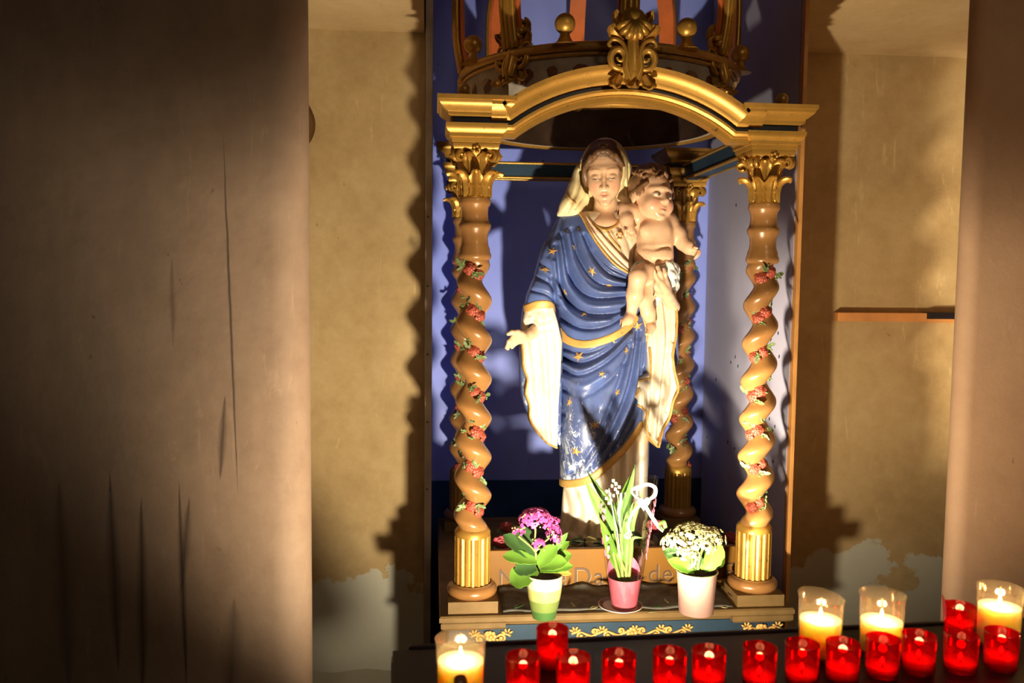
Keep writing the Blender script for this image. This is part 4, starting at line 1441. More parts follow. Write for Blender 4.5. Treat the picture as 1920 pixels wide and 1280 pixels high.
# ---- white drape falling from her left arm
dr_poly = [(1212, 560), (1225, 545), (1250, 540), (1264, 544), (1268, 590), (1264, 630), (1256, 662), (1258, 690), (1266, 724), (1256, 746), (1250, 775), (1238, 798), (1228, 836), (1212, 815), (1204, 790), (1206, 768),
           (1184, 752), (1192, 730), (1182, 718), (1204, 706), (1215, 700), (1214, 640)]
dr_core = col_table([(535, 1205, 1272, .050, -.03), (620, 1200, 1276, .056, -.05), (720, 1178, 1276, .050, -.075), (850, 1180, 1262, .045, -.07)])
dr_f = [([(1228, 560), (1230, 640), (1222, 720), (1218, 810)], .014, .0055), ([(1248, 550), (1252, 630), (1240, 720), (1232, 820)], .015, .006), ([(1240, 550), (1242, 640), (1231, 730)], -.008, .006),
        ([(1260, 560), (1260, 640)], .008, .004), ([(1192, 720), (1206, 735), (1206, 765)], .010, .004), ([(1252, 660), (1256, 720), (1246, 770)], .010, .004), ([(1214, 706), (1212, 760)], -.006, .006)]
def raw_dr(X, Y, Z):
    return dr_core(X, Y, Z) + folds(X, Z, dr_f, -0.10)
def f_dr(X, Y, Z):
    d = raw_dr(X, Y, Z)
    x2, z2 = plane2(X, Z)
    pd = poly_sdf(x2, z2, [st2(*q, dy=-0.09) for q in dr_poly])[:, None, :].astype(np.float32)
    return smax(d, pd, 0.006)
dlo = np.array([st(1165, 640)[0], YS - 0.16, st(1230, 860)[2]]); dhi = np.array([st(1300, 640)[0], YS + 0.04, st(1230, 525)[2]])
drape = np_mesh('drape', *mesh_sdf(f_dr, dlo, dhi, 0.0032), 'gown_white', stat)
border('gilt_border', raw_dr, [(1215, 650), (1214, 700), (1204, 708), (1183, 720), (1192, 731), (1185, 751), (1206, 767), (1205, 790), (1213, 814), (1226, 832)], 0.0036, dlo, dhi, lift=0.0025)
border('gilt_border', raw_dr, [(1263, 546), (1266, 590), (1262, 630), (1255, 662), (1257, 690), (1264, 724), (1254, 748), (1248, 776), (1236, 800), (1228, 832)], 0.0036, dlo, dhi, lift=0.0025)
def f_drb(X, Y, Z):
    d = dr_core(X, Y - 0.045, Z, 0.004)
    x2, z2 = plane2(X, Z)
    pd = poly_sdf(x2, z2, [st2(*q, dy=-0.05) for q in [(1215, 560), (1262, 545), (1272, 600), (1272, 670), (1266, 700), (1255, 720), (1225, 760), (1205, 700)]])[:, None, :].astype(np.float32)
    return smax(np.maximum(d, YS - 0.06 - Y), pd, 0.006)
np_mesh('mantle_back', *mesh_sdf(f_drb, dlo, dhi + np.array([0, .06, 0]), 0.0036), 'mantle_blue', stat)

# ---- heads
def head_sdf(x, y, z, child=False):
    if child:
        d = ell(x, y, z, (0, .010, .026), (.060, .070, .064))
        d = smin(d, ell(x, y, z, (0, -.022, -.026), (.048, .046, .046)), .03)
        for s in (-1, 1):
            d = smin(d, ell(x, y, z, (s * .027, -.044, -.030), (.022, .020, .022)), .02)
        d = smin(d, ell(x, y, z, (0, -.052, -.060), (.014, .013, .012)), .016)
        nose = chain(x, y, z, [(0, -.062, .004), (0, -.076, -.018)], [.006, .0095], .004)
        lipz = -.040
    else:
        d = ell(x, y, z, (0, .012, .024), (.056, .072, .066))
        d = smin(d, ell(x, y, z, (0, -.020, -.024), (.043, .048, .056)), .03)
        for s in (-1, 1):
            d = smin(d, ell(x, y, z, (s * .025, -.040, -.020), (.019, .020, .024)), .02)
        d = smin(d, ell(x, y, z, (0, -.052, -.071), (.013, .012, .012)), .018)
        nose = chain(x, y, z, [(0, -.060, .018), (0, -.0705, -.004), (0, -.0805, -.024)], [.0048, .0052, .0066], .004)
        lipz = -.045
    for s in (-1, 1):
        d = smin(d, cap(x, y, z, (s * .008, -.062, .022), (s * .038, -.046, .018), .005 if child else .0038, .004), .016)
        d = smax(d, -ell(x, y, z, (s * .0225, -.075, .002), (.015, .014, .011)), .014)
        d = smin(d, ell(x, y, z, (s * .0225, -.0555, .001), (.0135, .0100, .0090)), .003)
        d = smin(d, ell(x, y, z, (s * .060 if not child else s * .062, .008, -.004), (.007, .013, .020)), .006)
    d = smin(d, nose, .008)
    for s in (-1, 1):
        d = smin(d, ell(x, y, z, (s * .0085, -.0715 if not child else -.069, -.0255 if not child else -.0195), (.0054, .0065, .0048)), .005)
    # groove between nose and lips, then lips
    up = chain(x, y, z, [(-.017, -.0555, lipz), (-.005, -.0670, lipz + .0022), (0, -.0672, lipz + .0008), (.005, -.0670, lipz + .0022), (.017, -.0555, lipz)], [.0018, .0034, .0032, .0034, .0018], .003)
    lw = chain(x, y, z, [(-.014, -.0565, lipz - .004), (0, -.0655, lipz - .0075), (.014, -.0565, lipz - .004)], [.0020, .0044, .0020], .003)
    d = smin(d, up, .004); d = smin(d, lw, .0035)
    d = smax(d, -cap(x, y, z, (-.015, -.068, lipz - .0022), (.015, -.068, lipz - .0022), .0012), .003)
    d = smax(d, -cap(x, y, z, (-.012, -.066, lipz - .0165), (.012, -.066, lipz - .0165), .003), .008)
    return d
def head_paint(L, child=False, base=(0.80, 0.52, 0.33)):
    x, y, z = L[:, 0], L[:, 1], L[:, 2]
    c = np.tile(np.array(base), (len(L), 1))
    def put(mask, col):
        nonlocal c
        mask = np.clip(mask, 0, 1)[:, None]
        c = c * (1 - mask) + np.array(col) * mask
    fr = (y < -.02).astype(float)
    lz = -.040 if child else -.045
    for s in (-1, 1):
        put(0.55 * np.exp(-(((x - s * .030) / .014) ** 2 + ((z + .026) / .013) ** 2)) * fr, (0.80, 0.28, 0.19))
        e = np.exp(-(((x - s * .024) / .017) ** 4 + ((z - .0215 - .003 * np.cos((x - s * .024) * 90)) / .0022) ** 2)) * fr
        put((0.55 if child else 0.75) * e, (0.26, 0.12, 0.05))
        if child:
            put(np.exp(-(((x - s * .0225) / .0125) ** 4 + ((z - .000) / .0048) ** 4)) * fr, (0.72, 0.66, 0.58))
            put(np.exp(-(((x - s * .0225 - .002) / .0050) ** 4 + ((z - .0005) / .0048) ** 4)) * fr, (0.05, 0.025, 0.012))
            put(0.8 * np.exp(-(((x - s * .0225) / .014) ** 4 + ((z - .0055) / .0014) ** 2)) * fr, (0.12, 0.05, 0.02))
        else:
            put(1.0 * np.exp(-(((x - s * .0225) / .0135) ** 4 + ((z + .0035) / .0030) ** 2)) * fr, (0.045, 0.02, 0.01))
            put(0.4 * np.exp(-(((x - s * .0225) / .013) ** 4 + ((z - .0085) / .0012) ** 2)) * fr, (0.35, 0.17, 0.09))
    put(0.75 * np.exp(-((x / .0150) ** 4 + ((z - lz + .003) / .0056) ** 4)) * (y < -.05), (0.66, 0.27, 0.19))
    put(0.9 * np.exp(-((x / .014) ** 4 + ((z - lz + .0022) / .0010) ** 2)) * (y < -.045), (0.25, 0.07, 0.05))
    return c

def place(c, rx, ry, rz, s):
    return Matrix.Translation(Vector(c)) @ Matrix.Rotation(rz, 4, 'Z') @ Matrix.Rotation(ry, 4, 'Y') @ Matrix.Rotation(rx, 4, 'X') @ Matrix.Scale(s, 4)
def xf(M, V):
    A = np.array(M)
    return V @ A[:3, :3].T + A[:3, 3]
# mother: head bowed and turned to her right
MHC = st(1133, 327, -0.035); HS = 0.985
MH = place(MHC, R(15), R(-3), R(-13), HS) @ Matrix.Diagonal((0.97, 1, 1.05, 1))
MHi = np.array(MH.inverted())
def to_local(Mi, X, Y, Z):
    return [(Mi[i, 0] * X + Mi[i, 1] * Y + Mi[i, 2] * Z + Mi[i, 3]).astype(np.float32) for i in range(3)]
def f_face(X, Y, Z):
    x, y, z = to_local(MHi, X, Y, Z)
    d = head_sdf(x, y, z) * HS
    nk = chain(X, Y, Z, [st(1136, 355, -0.015), st(1136, 392, -0.012), st(1134, 420, -0.020)], [0.033, 0.034, 0.040], .01)
    d = smin(d, nk, 0.012)
    ch = np.maximum(core(X, Y, Z, -0.001), np.maximum(st(1130, 440)[2] - Z, Y - YS))
    d = smin(d, ell(X, Y, Z, st(1135, 424, -0.040), (0.052, 0.034, 0.026)), 0.03)
    return d
lo = np.array([st(1085, 330)[0], YS - 0.16, st(1130, 455)[2]]); hi = np.array([st(1185, 330)[0], YS + 0.09, st(1130, 268)[2]])
V, Fc = mesh_sdf(f_face, lo, hi, 0.0021)
L = xf(np.array(MH.inverted()), V)
np_mesh('head', V, Fc, 'skin', stat, head_paint(L))
# hair
def f_hair(X, Y, Z):
    x, y, z = to_local(MHi, X, Y, Z)
    d = ell(x, y, z, (0, .016, .026), (.0625, .076, .0705))
    d = d + .0022 * np.sin(z * 230 + 8 * np.abs(x) * 12) * np.sin(y * 70 + 1)
    for s in (-1, 1):
        for k in range(6):
            t0 = k / 5
            pts = []; rads = []
            for i in range(9):
                t = i / 8
                xx = s * (.002 + (.060 - .004 * k) * math.sin(t * PI / 2))
                zz = (.066 + .012 * t0) * math.cos(t * PI / 2) ** 0.8 - .010 * t - .010 * (1 - t0) * t + .004
                yy = -.052 + .060 * t * t + .022 * t0 + .003 * math.sin(t * 18 + k)
                pts.append((xx, yy, zz + .0032 * math.sin(t * 20 + k * 1.3))); rads.append(.0085 - .002 * t)
            d = smin(d, chain(x, y, z, pts, rads, .002), .0025)
        d = smin(d, ell(x, y, z, (s * .057, .010, -.010), (.012, .022, .024)), .006)
    # keep the face free
    face = ell(x, y, z, (0, -.062, -.018), (.0465, .062, .071))
    return smax(d, -face, .004) * HS
V, Fc = mesh_sdf(f_hair, lo, hi, 0.0023)
np_mesh('hair', V, Fc, 'hair_brown', stat)
# veil
def f_veil(X, Y, Z):
    sh = ell(X, Y, Z, st(1133, 322, 0.005), (0.074, 0.098, 0.098))
    sh = smin(sh, chain(X, Y, Z, [st(1096, 330, .01), st(1086, 362, .0), st(1070, 388, -.02), st(1052, 402, -.02)], [0.036, 0.034, 0.030, 0.012], .02), 0.02)
    sh = smin(sh, chain(X, Y, Z, [st(1168, 320, .0), st(1173, 350, -.015), st(1175, 370, -.025)], [0.026, 0.022, 0.017], .015), 0.02)
    sh = smin(sh, ell(X, Y, Z, st(1128, 390, 0.06), (0.10, 0.055, 0.07)), 0.03)
    x2, z2 = plane2(X, Z)
    fl = folds(X, Z, [([(1092, 300), (1085, 350), (1062, 400)], .006, .004), ([(1100, 330), (1096, 362), (1076, 392)], .006, .0035), ([(1176, 310), (1178, 366)], .005, .003), ([(1088, 320), (1078, 360), (1056, 400)], .005, .003),
                      ([(1168, 340), (1171, 366)], .005, .003)], -0.03)
    sh = sh + fl
    op = poly_sdf(x2, z2, catmull([st2(*q, dy=-0.06) for q in [(1133, 273), (1112, 279), (1097, 300), (1092, 330), (1096, 352), (1110, 368), (1112, 400), (1158, 400), (1158, 364), (1162, 344), (1166, 320), (1163, 297), (1150, 278), (1133, 273)]], 4))[:, None, :].astype(np.float32)
    opening = np.maximum(op, Y - YS - 0.02)
    d = smax(sh, -opening, 0.003)
    return np.maximum(d, st(1130, 408)[2] - Z)
lo = np.array([st(1030, 330)[0], YS - 0.14, st(1130, 415)[2]]); hi = np.array([st(1200, 330)[0], YS + 0.14, st(1130, 245)[2]])
V, Fc = mesh_sdf(f_veil, lo, hi, 0.0028)
veil = np_mesh('veil', V, Fc, 'veil_cream', stat)
# gilt edge of the veil: thin roll along the opening
bv = BVHTree.FromPolygons([Vector(v) for v in V], [tuple(int(i) for i in q) for q in Fc])
pts = []
for q in catmull([(1110, 366), (1095, 350), (1091, 328), (1096, 299), (1111, 278), (1133, 271.5), (1151, 277), (1164, 296), (1167, 320), (1163, 345), (1159, 364)], 6):
    o_ = Vector(P(q[0], q[1], YS - 0.3)); d_ = (Vector(P(q[0], q[1], YS)) - o_).normalized()
    h_ = bv.ray_cast(o_, Vector((0, 1, 0)))
    if h_[0] is not None and h_[0].y < YS + 0.03:
        pts.append(h_[0])
if len(pts) > 4:
    m = MB(); m.tube(pts, 0.0022, 6); m.build('veil_edge', 'gold_paint', veil, True, 0, 180)

# ---- mother's hands
def hand_mesh(name, prims, k, lo, hi, h=0.0018, parent=stat, mat='skin', base=(0.82, 0.56, 0.36)):
    def f(X, Y, Z):
        d = None
        for pts, rads in prims:
            e = chain(X, Y, Z, pts, rads, 0.004)
            d = e if d is None else smin(d, e, k)
        return d
    V, Fc = mesh_sdf(f, lo, hi, h)
    return np_mesh(name, V, Fc, mat, parent, np.tile(np.array(base), (len(V), 1)))
# right hand, held out palm up
rh = [([st(1012, 614, -.055), st(992, 628, -.085), st(980, 633, -.10)], [.020, .0165, .0135]),
      ([st(982, 632, -.10), st(972, 634, -.108)], [.0135, .0125]), ([st(981, 637, -.096), st(970, 638, -.100)], [.0115, .0105]),
      ([st(970, 631, -.112), st(962, 632, -.122), st(955, 640, -.128), st(950, 652, -.128)], [.0085, .0075, .0068, .0055]),
      ([st(969, 634, -.106), st(960, 636, -.112), st(954, 644, -.114), st(952, 653, -.112)], [.0080, .0072, .0066, .0055]),
      ([st(969, 638, -.100), st(961, 641, -.103), st(956, 648, -.104)], [.0078, .0070, .0055]),
      ([st(971, 641, -.094), st(964, 645, -.096), st(960, 651, -.096)], [.0070, .0062, .0050]),
      ([st(980, 627, -.112), st(970, 623, -.128), st(960, 623, -.136), st(953, 626, -.138)], [.0085, .0082, .0070, .0055])]
lo = np.array([st(935, 640)[0], YS - 0.19, st(980, 670)[2]]); hi = np.array([st(1030, 640)[0], YS - 0.02, st(980, 590)[2]])
hand_mesh('right_hand', rh, 0.004, lo, hi)
# left hand, fingers spread over the child's cloth
lh = [([st(1262, 575, -.07), st(1252, 556, -.115), st(1246, 545, -.135)], [.020, .0175, .0165]),
      ([st(1246, 545, -.138), st(1236, 530, -.155)], [.0165, .014]), ([st(1250, 541, -.132), st(1245, 527, -.145)], [.014, .0125]), ([st(1239, 549, -.140), st(1230, 537, -.158)], [.013, .012]),
      ([st(1230, 535, -.160), st(1220, 520, -.168), st(1216, 509, -.164)], [.0095, .0084, .0066]),
      ([st(1235, 530, -.158), st(1226, 514, -.168), st(1222, 502, -.164)], [.0095, .0084, .0066]),
      ([st(1241, 527, -.152), st(1236, 511, -.163), st(1233, 501, -.160)], [.0092, .0082, .0064]),
      ([st(1246, 526, -.144), st(1246, 513, -.154), st(1244, 505, -.153)], [.0084, .0075, .0060]),
      ([st(1236, 549, -.146), st(1222, 548, -.160), st(1212, 540, -.165)], [.010, .009, .007])]
lo = np.array([st(1200, 540)[0], YS - 0.20, st(1240, 592)[2]]); hi = np.array([st(1290, 540)[0], YS - 0.02, st(1240, 490)[2]])
hand_mesh('left_hand', lh, 0.004, lo, hi)

# ---- child
CHC = st(1221, 371, -0.075); CS = 0.905
CHM = place(CHC, R(-2), R(6), R(24), CS)
CHi = np.array(CHM.inverted())
cy0 = -0.075
def limb(X, Y, Z, pts, rads):
    return chain(X, Y, Z, pts, rads, .012)
child_prims = [
    ([st(1229, 425, cy0), st(1228, 450, cy0 - .006), st(1226, 480, cy0 - .012), st(1226, 502, cy0)], [.048, .050, .053, .054], .025),      # trunk
    ([st(1200, 412, cy0), st(1255, 414, cy0 + .004)], [.022, .022], .025),                                                                 # shoulders
    ([st(1253, 416, cy0 + .004), st(1270, 438, cy0 - .006), st(1281, 456, cy0 - .016)], [.0235, .0225, .020], .014),                       # left upper arm
    ([st(1281, 456, cy0 - .016), st(1292, 464, cy0 - .030), st(1302, 471, cy0 - .042)], [.0205, .018, .013], .008),
    ([st(1201, 412, cy0), st(1184, 398, cy0 - .010), st(1170, 394, cy0 - .018)], [.022, .0215, .020], .012),                              # right arm round the neck
    ([st(1170, 394, cy0 - .018), st(1175, 412, cy0 - .036), st(1181, 428, cy0 - .046)], [.0195, .0175, .0125], .008),
    ([st(1228, 508, cy0 - .010), st(1210, 509, cy0 - .052), st(1196, 519, cy0 - .082)], [.032, .029, .0255], .012),                        # right thigh, calf, foot
    ([st(1196, 519, cy0 - .082), st(1190, 552, cy0 - .076), st(1183, 588, cy0 - .062)], [.0255, .0225, .0135], .006),
    ([st(1183, 588, cy0 - .062), st(1178, 599, cy0 - .072), st(1164, 606, cy0 - .084)], [.0140, .0135, .0095], .006),
    ([st(1240, 512, cy0 - .004), st(1224, 536, cy0 - .034), st(1208, 562, cy0 - .050)], [.032, .027, .0225], .012),                        # left leg crossing behind
    ([st(1208, 562, cy0 - .050), st(1215, 586, cy0 - .042), st(1221, 606, cy0 - .036)], [.0215, .0190, .0130], .006),
    ([st(1221, 606, cy0 - .036), st(1221, 614, cy0 - .050), st(1218, 622, cy0 - .062)], [.0130, .0120, .0090], .006),
]
fing = [([st(1302, 471, cy0 - .042), st(1307, 473, cy0 - .050)], [.0115, .0095]),
        ([st(1306, 469, cy0 - .050), st(1311, 471, cy0 - .060), st(1308, 477, cy0 - .064)], [.0052, .0048, .0042]),
        ([st(1306, 472, cy0 - .052), st(1310, 475, cy0 - .061), st(1306, 480, cy0 - .064)], [.0052, .0048, .0042]),
        ([st(1305, 475, cy0 - .050), st(1308, 479, cy0 - .058), st(1304, 483, cy0 - .060)], [.0050, .0046, .0040]),
        ([st(1303, 477, cy0 - .046), st(1305, 482, cy0 - .052), st(1302, 485, cy0 - .054)], [.0046, .0042, .0036]),
        ([st(1300, 467, cy0 - .050), st(1303, 464, cy0 - .060), st(1307, 465, cy0 - .066)], [.0052, .0048, .0040]),
        ([st(1181, 428, cy0 - .046), st(1183, 434, cy0 - .050)], [.0125, .0110]),
        ([st(1179, 434, cy0 - .050), st(1177, 440, cy0 - .054), st(1178, 445, cy0 - .052)], [.0050, .0046, .0040]),
        ([st(1182, 436, cy0 - .052), st(1181, 443, cy0 - .056), st(1182, 448, cy0 - .053)], [.0050, .0046, .0040]),
        ([st(1185, 436, cy0 - .051), st(1186, 443, cy0 - .054), st(1186, 447, cy0 - .051)], [.0050, .0046, .0040]),
        ([st(1188, 434, cy0 - .049), st(1190, 440, cy0 - .051), st(1190, 444, cy0 - .049)], [.0046, .0042, .0036]),
        ([st(1177, 428, cy0 - .052), st(1173, 432, cy0 - .058), st(1172, 437, cy0 - .058)], [.0052, .0046, .0040])]
toes = []
for k in range(5):
    toes.append(([st(1164 + k * 1.2, 604 + k * 1.4, cy0 - .084 + .004 * k), st(1159 + k * 1.6, 606 + k * 1.5, cy0 - .090 + .005 * k)], [.0055 - .0005 * k, .0046 - .0005 * k]))
    toes.append(([st(1214 + k * 2.0, 622, cy0 - .064 + .001 * k), st(1212 + k * 2.2, 626, cy0 - .071 + .001 * k)], [.0052 - .0004 * k, .0045 - .0004 * k]))
def f_child(X, Y, Z):
    d = None
    for pts, rads, k in child_prims:
        e = limb(X, Y, Z, pts, rads)
        d = e if d is None else smin(d, e, k)
    # chest, belly, navel, crease above the belly
    d = smin(d, ell(X, Y, Z, st(1214, 430, cy0 - .040), (.022, .014, .018)), .018)
    d = smin(d, ell(X, Y, Z, st(1240, 430, cy0 - .038), (.022, .014, .018)), .018)
    d = smin(d, ell(X, Y, Z, st(1226, 476, cy0 - .030), (.044, .034, .030)), .015)
    d = smax(d, -chain(X, Y, Z, [st(1194, 494, cy0 - .05), st(1222, 492, cy0 - .074), st(1250, 488, cy0 - .055)], [.003, .005, .004], .003), .008)
    d = smax(d, -chain(X, Y, Z, [st(1198, 463, cy0 - .05), st(1226, 466, cy0 - .070), st(1256, 463, cy0 - .05)], [.003, .0035, .003], .003), .010)
    d = smax(d, -ell(X, Y, Z, st(1215, 472, cy0 - .072), (.004, .010, .004)), .004)
    nk = cap(X, Y, Z, st(1223, 395, cy0 + .004), st(1226, 415, cy0), .026, .030)
    d = smin(d, nk, .012)
    x, y, z = to_local(CHi, X, Y, Z)
    d = smin(d, head_sdf(x, y, z, True) * CS, .006)
    for pts, rads in fing + toes:
        d = smin(d, chain(X, Y, Z, pts, rads, .003), .003)
    return d
lo = np.array([st(1145, 450)[0], YS - 0.205, st(1220, 634)[2]]); hi = np.array([st(1328, 450)[0], YS + 0.02, st(1220, 312)[2]])
V, Fc = mesh_sdf(f_child, lo, hi, 0.0022)
L = xf(np.array(CHM.inverted()), V)
pc = head_paint(L, True, (0.82, 0.53, 0.34))
far = (np.linalg.norm(L, axis=1) > 0.105)[:, None]
pc = np.where(far, np.array((0.82, 0.53, 0.34)), pc)
child = np_mesh('child', V, Fc, 'skin', stat, pc)
child['label'] = 'bare child with short brown curls, seated on her arm'
def f_chair(X, Y, Z):
    x, y, z = to_local(CHi, X, Y, Z)
    d = ell(x, y, z, (0, .018, .032), (.0635, .072, .066))
    rr = random.Random(3)
    for k in range(46):
        th_ = rr.uniform(0, 2 * PI); ph_ = rr.uniform(0.05, 1.25)
        c = (.062 * math.sin(ph_) * math.cos(th_), .016 + .072 * math.sin(ph_) * math.sin(th_), .034 + .066 * math.cos(ph_))
        pts = []
        a0_ = rr.uniform(0, 6)
        for i in range(6):
            a_ = a0_ + i * 0.9
            pts.append((c[0] + .010 * math.cos(a_), c[1] + .008 * math.sin(a_), c[2] + .008 * math.sin(a_ + 1) + .001 * i))
        d = smin(d, chain(x, y, z, pts, [.0055] * 6, .002), .002)
    for s in (-1, 1):
        for k in range(4):
            pts = [(s * .048, -.034 + .016 * k, .036 - .004 * k), (s * .060, -.026 + .016 * k, .022 - .006 * k), (s * .060, -.030 + .018 * k, .008 - .006 * k)]
            d = smin(d, chain(x, y, z, catmull(pts, 3), [.0075] * 7, .002), .002)
    def sk(az, el, lift=0.0):
        return (( .0635 + lift) * math.cos(el) * math.sin(az), .018 - (.072 + lift) * math.cos(el) * math.cos(az), .032 + (.066 + lift) * math.sin(el))
    for k in range(15):
        az = R(-84 + 12 * k)
        pts = []
        for i in range(9):
            t = i / 8
            pts.append(sk(az + R(9) * math.sin(t * 7 + k * 1.7), R(82 - 52 * t + 5 * math.sin(k * 2.1)), .002 + .0035 * math.sin(t * 8 + k)))
        d = smin(d, chain(x, y, z, pts, [.0062] * 8 + [.0045], .002), .002)
    face = ell(x, y, z, (0, -.062, -.014), (.050, .060, .060))
    return smax(d, -face, .004) * CS
lo2 = np.array([st(1165, 350)[0], YS - 0.20, st(1220, 420)[2]]); hi2 = np.array([st(1280, 350)[0], YS + 0.06, st(1220, 305)[2]])
V, Fc = mesh_sdf(f_chair, lo2, hi2, 0.0024)
np_mesh('child_hair', V, Fc, 'hair_child', child)
# cloth round the child's hips
cl = [([st(1262, 500, -.10), st(1252, 499, -.125), st(1238, 503, -.128)], [.014, .015, .011]), ([st(1264, 512, -.10), st(1258, 514, -.125), st(1240, 518, -.128)], [.015, .015, .010]),
      ([st(1260, 526, -.09), st(1256, 530, -.112), st(1240, 536, -.115)], [.015, .015, .010]), ([st(1185, 506, -.10), st(1196, 497, -.125), st(1206, 492, -.13)], [.008, .009, .006]),
      ([st(1182, 514, -.09), st(1192, 508, -.12), st(1202, 500, -.13)], [.010, .009, .006]), ([st(1180, 522, -.085), st(1184, 536, -.09), st(1186, 550, -.08)], [.012, .014, .010]),
      ([st(1262, 505, -.05), st(1256, 535, -.055), st(1230, 560, -.06)], [.020, .026, .028]), ([st(1248, 494, -.11), st(1256, 496, -.12), st(1264, 506, -.115)], [.009, .010, .009])]
def f_cl(X, Y, Z):
    d = None
    for pts, rads in cl:
        e = chain(X, Y, Z, pts, rads, .006); d = e if d is None else smin(d, e, .006)
    return d + .0014 * np.sin(X * 170 + Z * 240 + 3 * np.sin(Y * 90))
lo2 = np.array([st(1165, 520)[0], YS - 0.18, st(1220, 590)[2]]); hi2 = np.array([st(1285, 520)[0], YS - 0.0, st(1220, 478)[2]])
V, Fc = mesh_sdf(f_cl, lo2, hi2, 0.0024)
np_mesh('swaddling_cloth', V, Fc, 'child_cloth', stat)

# ---- gilt stars on the mantle
def star_mesh(r=0.0165):
    mm = MB(); v = [(0, -0.0026, 0)]
    for k in range(10):
        a = PI / 2 + PI * k / 5; rr = r if k % 2 == 0 else r * 0.44
        v.append((rr * math.cos(a), 0.0008, rr * math.sin(a)))
    v.append((0, 0.003, 0))
    mm.add(v, [(0, 1 + (k + 1) % 10, 1 + k) for k in range(10)] + [(11, 1 + k, 1 + (k + 1) % 10) for k in range(10)])
    return mm
def bvh_of(o):
    me = o.data
    return BVHTree.FromPolygons([v_.co.copy() for v_ in me.vertices], [tuple(p_.vertices) for p_ in me.polygons])
bu, bl_ = bvh_of(mantle), bvh_of(skirt)
star_me = None
cl_pts = [(1076, 463, 0), (1110, 508, 0), (1060, 548, 0), (1142, 535, 0), (1095, 588, 0), (1022, 504, 0), (1044, 410, 0), (1085, 667, 1), (1148, 634, 1), (1175, 657, 1), (1128, 700, 1), (1157, 735, 1), (1067, 754, 1),
          (1116, 797, 1), (1080, 846, 1), (1196, 612, 1), (1036, 470, 0)]
for i, (x, y, w) in enumerate(cl_pts):
    o_ = Vector(P(x, y, 2.0)); d_ = (o_ - Vector(CAMP)).normalized()
    h_ = (bl_ if w else bu).ray_cast(o_, d_)
    if h_[0] is None:
        continue
    q_ = Vector((0, -1, 0)).rotation_difference(h_[1])
    M = Matrix.Translation(h_[0]) @ q_.to_matrix().to_4x4() @ Matrix.Rotation(R(37 * i % 72), 4, 'Y') @ Matrix.Scale(0.9 + 0.25 * ((i * 37) % 10) / 10, 4)
    if star_me is None:
        o = star_mesh().build('star', 'gold_paint', skirt if w else mantle); star_me = o.data; o.matrix_basis = M
    else:
        inst('star', star_me, M, skirt if w else mantle)

# ---- rocky foot of the statue and the plinth it stands on
def f_rock(X, Y, Z):
    d = None
    rr = random.Random(5)
    for k in range(12):
        a = 2 * PI * k / 12
        e = ell(X, Y, Z, (sb[0] + 0.115 * math.cos(a), YS + 0.09 * math.sin(a), sb[2] - 0.018 + rr.uniform(-.006, .008)), (.045 + rr.uniform(0, .012), .042, .026))
        d = e if d is None else smin(d, e, .012)
    d = smin(d, ell(X, Y, Z, (sb[0], YS, sb[2] - 0.018), (.13, .11, .03)), .02)
    return np.maximum(d, sb[2] - 0.040 - Z)
V, Fc = mesh_sdf(f_rock, np.array([sb[0] - .2, YS - .17, sb[2] - .06]), np.array([sb[0] + .2, YS + .17, sb[2] + .05]), 0.005)
np_mesh('rocky_base', V, Fc, 'rock', stat)
ZPED = sb[2] - 0.040
moulding(shr, 'statue_block', [(0, ZSTEP - 0.002), (0, ZPED - 0.012), (0.006, ZPED - 0.010), (0.006, ZPED)], sb[0] - 0.19, sb[0] + 0.19, YS - 0.13, YS + 0.17, 'dark_wood')
# ================================================================== plants
def rot_to(d):
    return Vector((0, 0, 1)).rotation_difference(Vector(d)).to_matrix().to_4x4()
def floret(mm, c, d, r, rr, petals=4):
    M = Matrix.Translation(c) @ rot_to(d) @ Matrix.Rotation(rr.random() * 6, 4, 'Z')
    for k in range(petals):
        a = 2 * PI * k / petals
        mm.ball((r * 0.55 * math.cos(a), r * 0.55 * math.sin(a), 0), (r * 0.5, r * 0.5, r * 0.22), 6, M)
    mm.ball((0, 0, r * 0.12), r * 0.22, 6, M)
def cluster(c, rad, n, r, rr, up=0.2):
    mm = MB()
    for k in range(n):
        z = 1 - 1.35 * (k + 0.5) / n
        a = k * 2.39996
        d = Vector((math.sqrt(max(0, 1 - z * z)) * math.cos(a), math.sqrt(max(0, 1 - z * z)) * math.sin(a), z + up)).normalized()
        d = (d + Vector((rr.uniform(-.2, .2), rr.uniform(-.2, .2), rr.uniform(-.2, .2)))).normalized()
        s = rr.uniform(0.86, 1.06)
        floret(mm, (c[0] + d.x * rad[0] * s, c[1] + d.y * rad[1] * s, c[2] + d.z * rad[2] * s), d, r * rr.uniform(.8, 1.15), rr)
    return mm

def pot_body(M, prof, wall=0.003):
    mm = MB()
    inner = [(r - wall, z) for r, z in prof[::-1]]
    inner[-1] = (inner[-1][0], prof[0][1] + wall)
    mm.lathe(prof + inner, 48, M)
    return mm

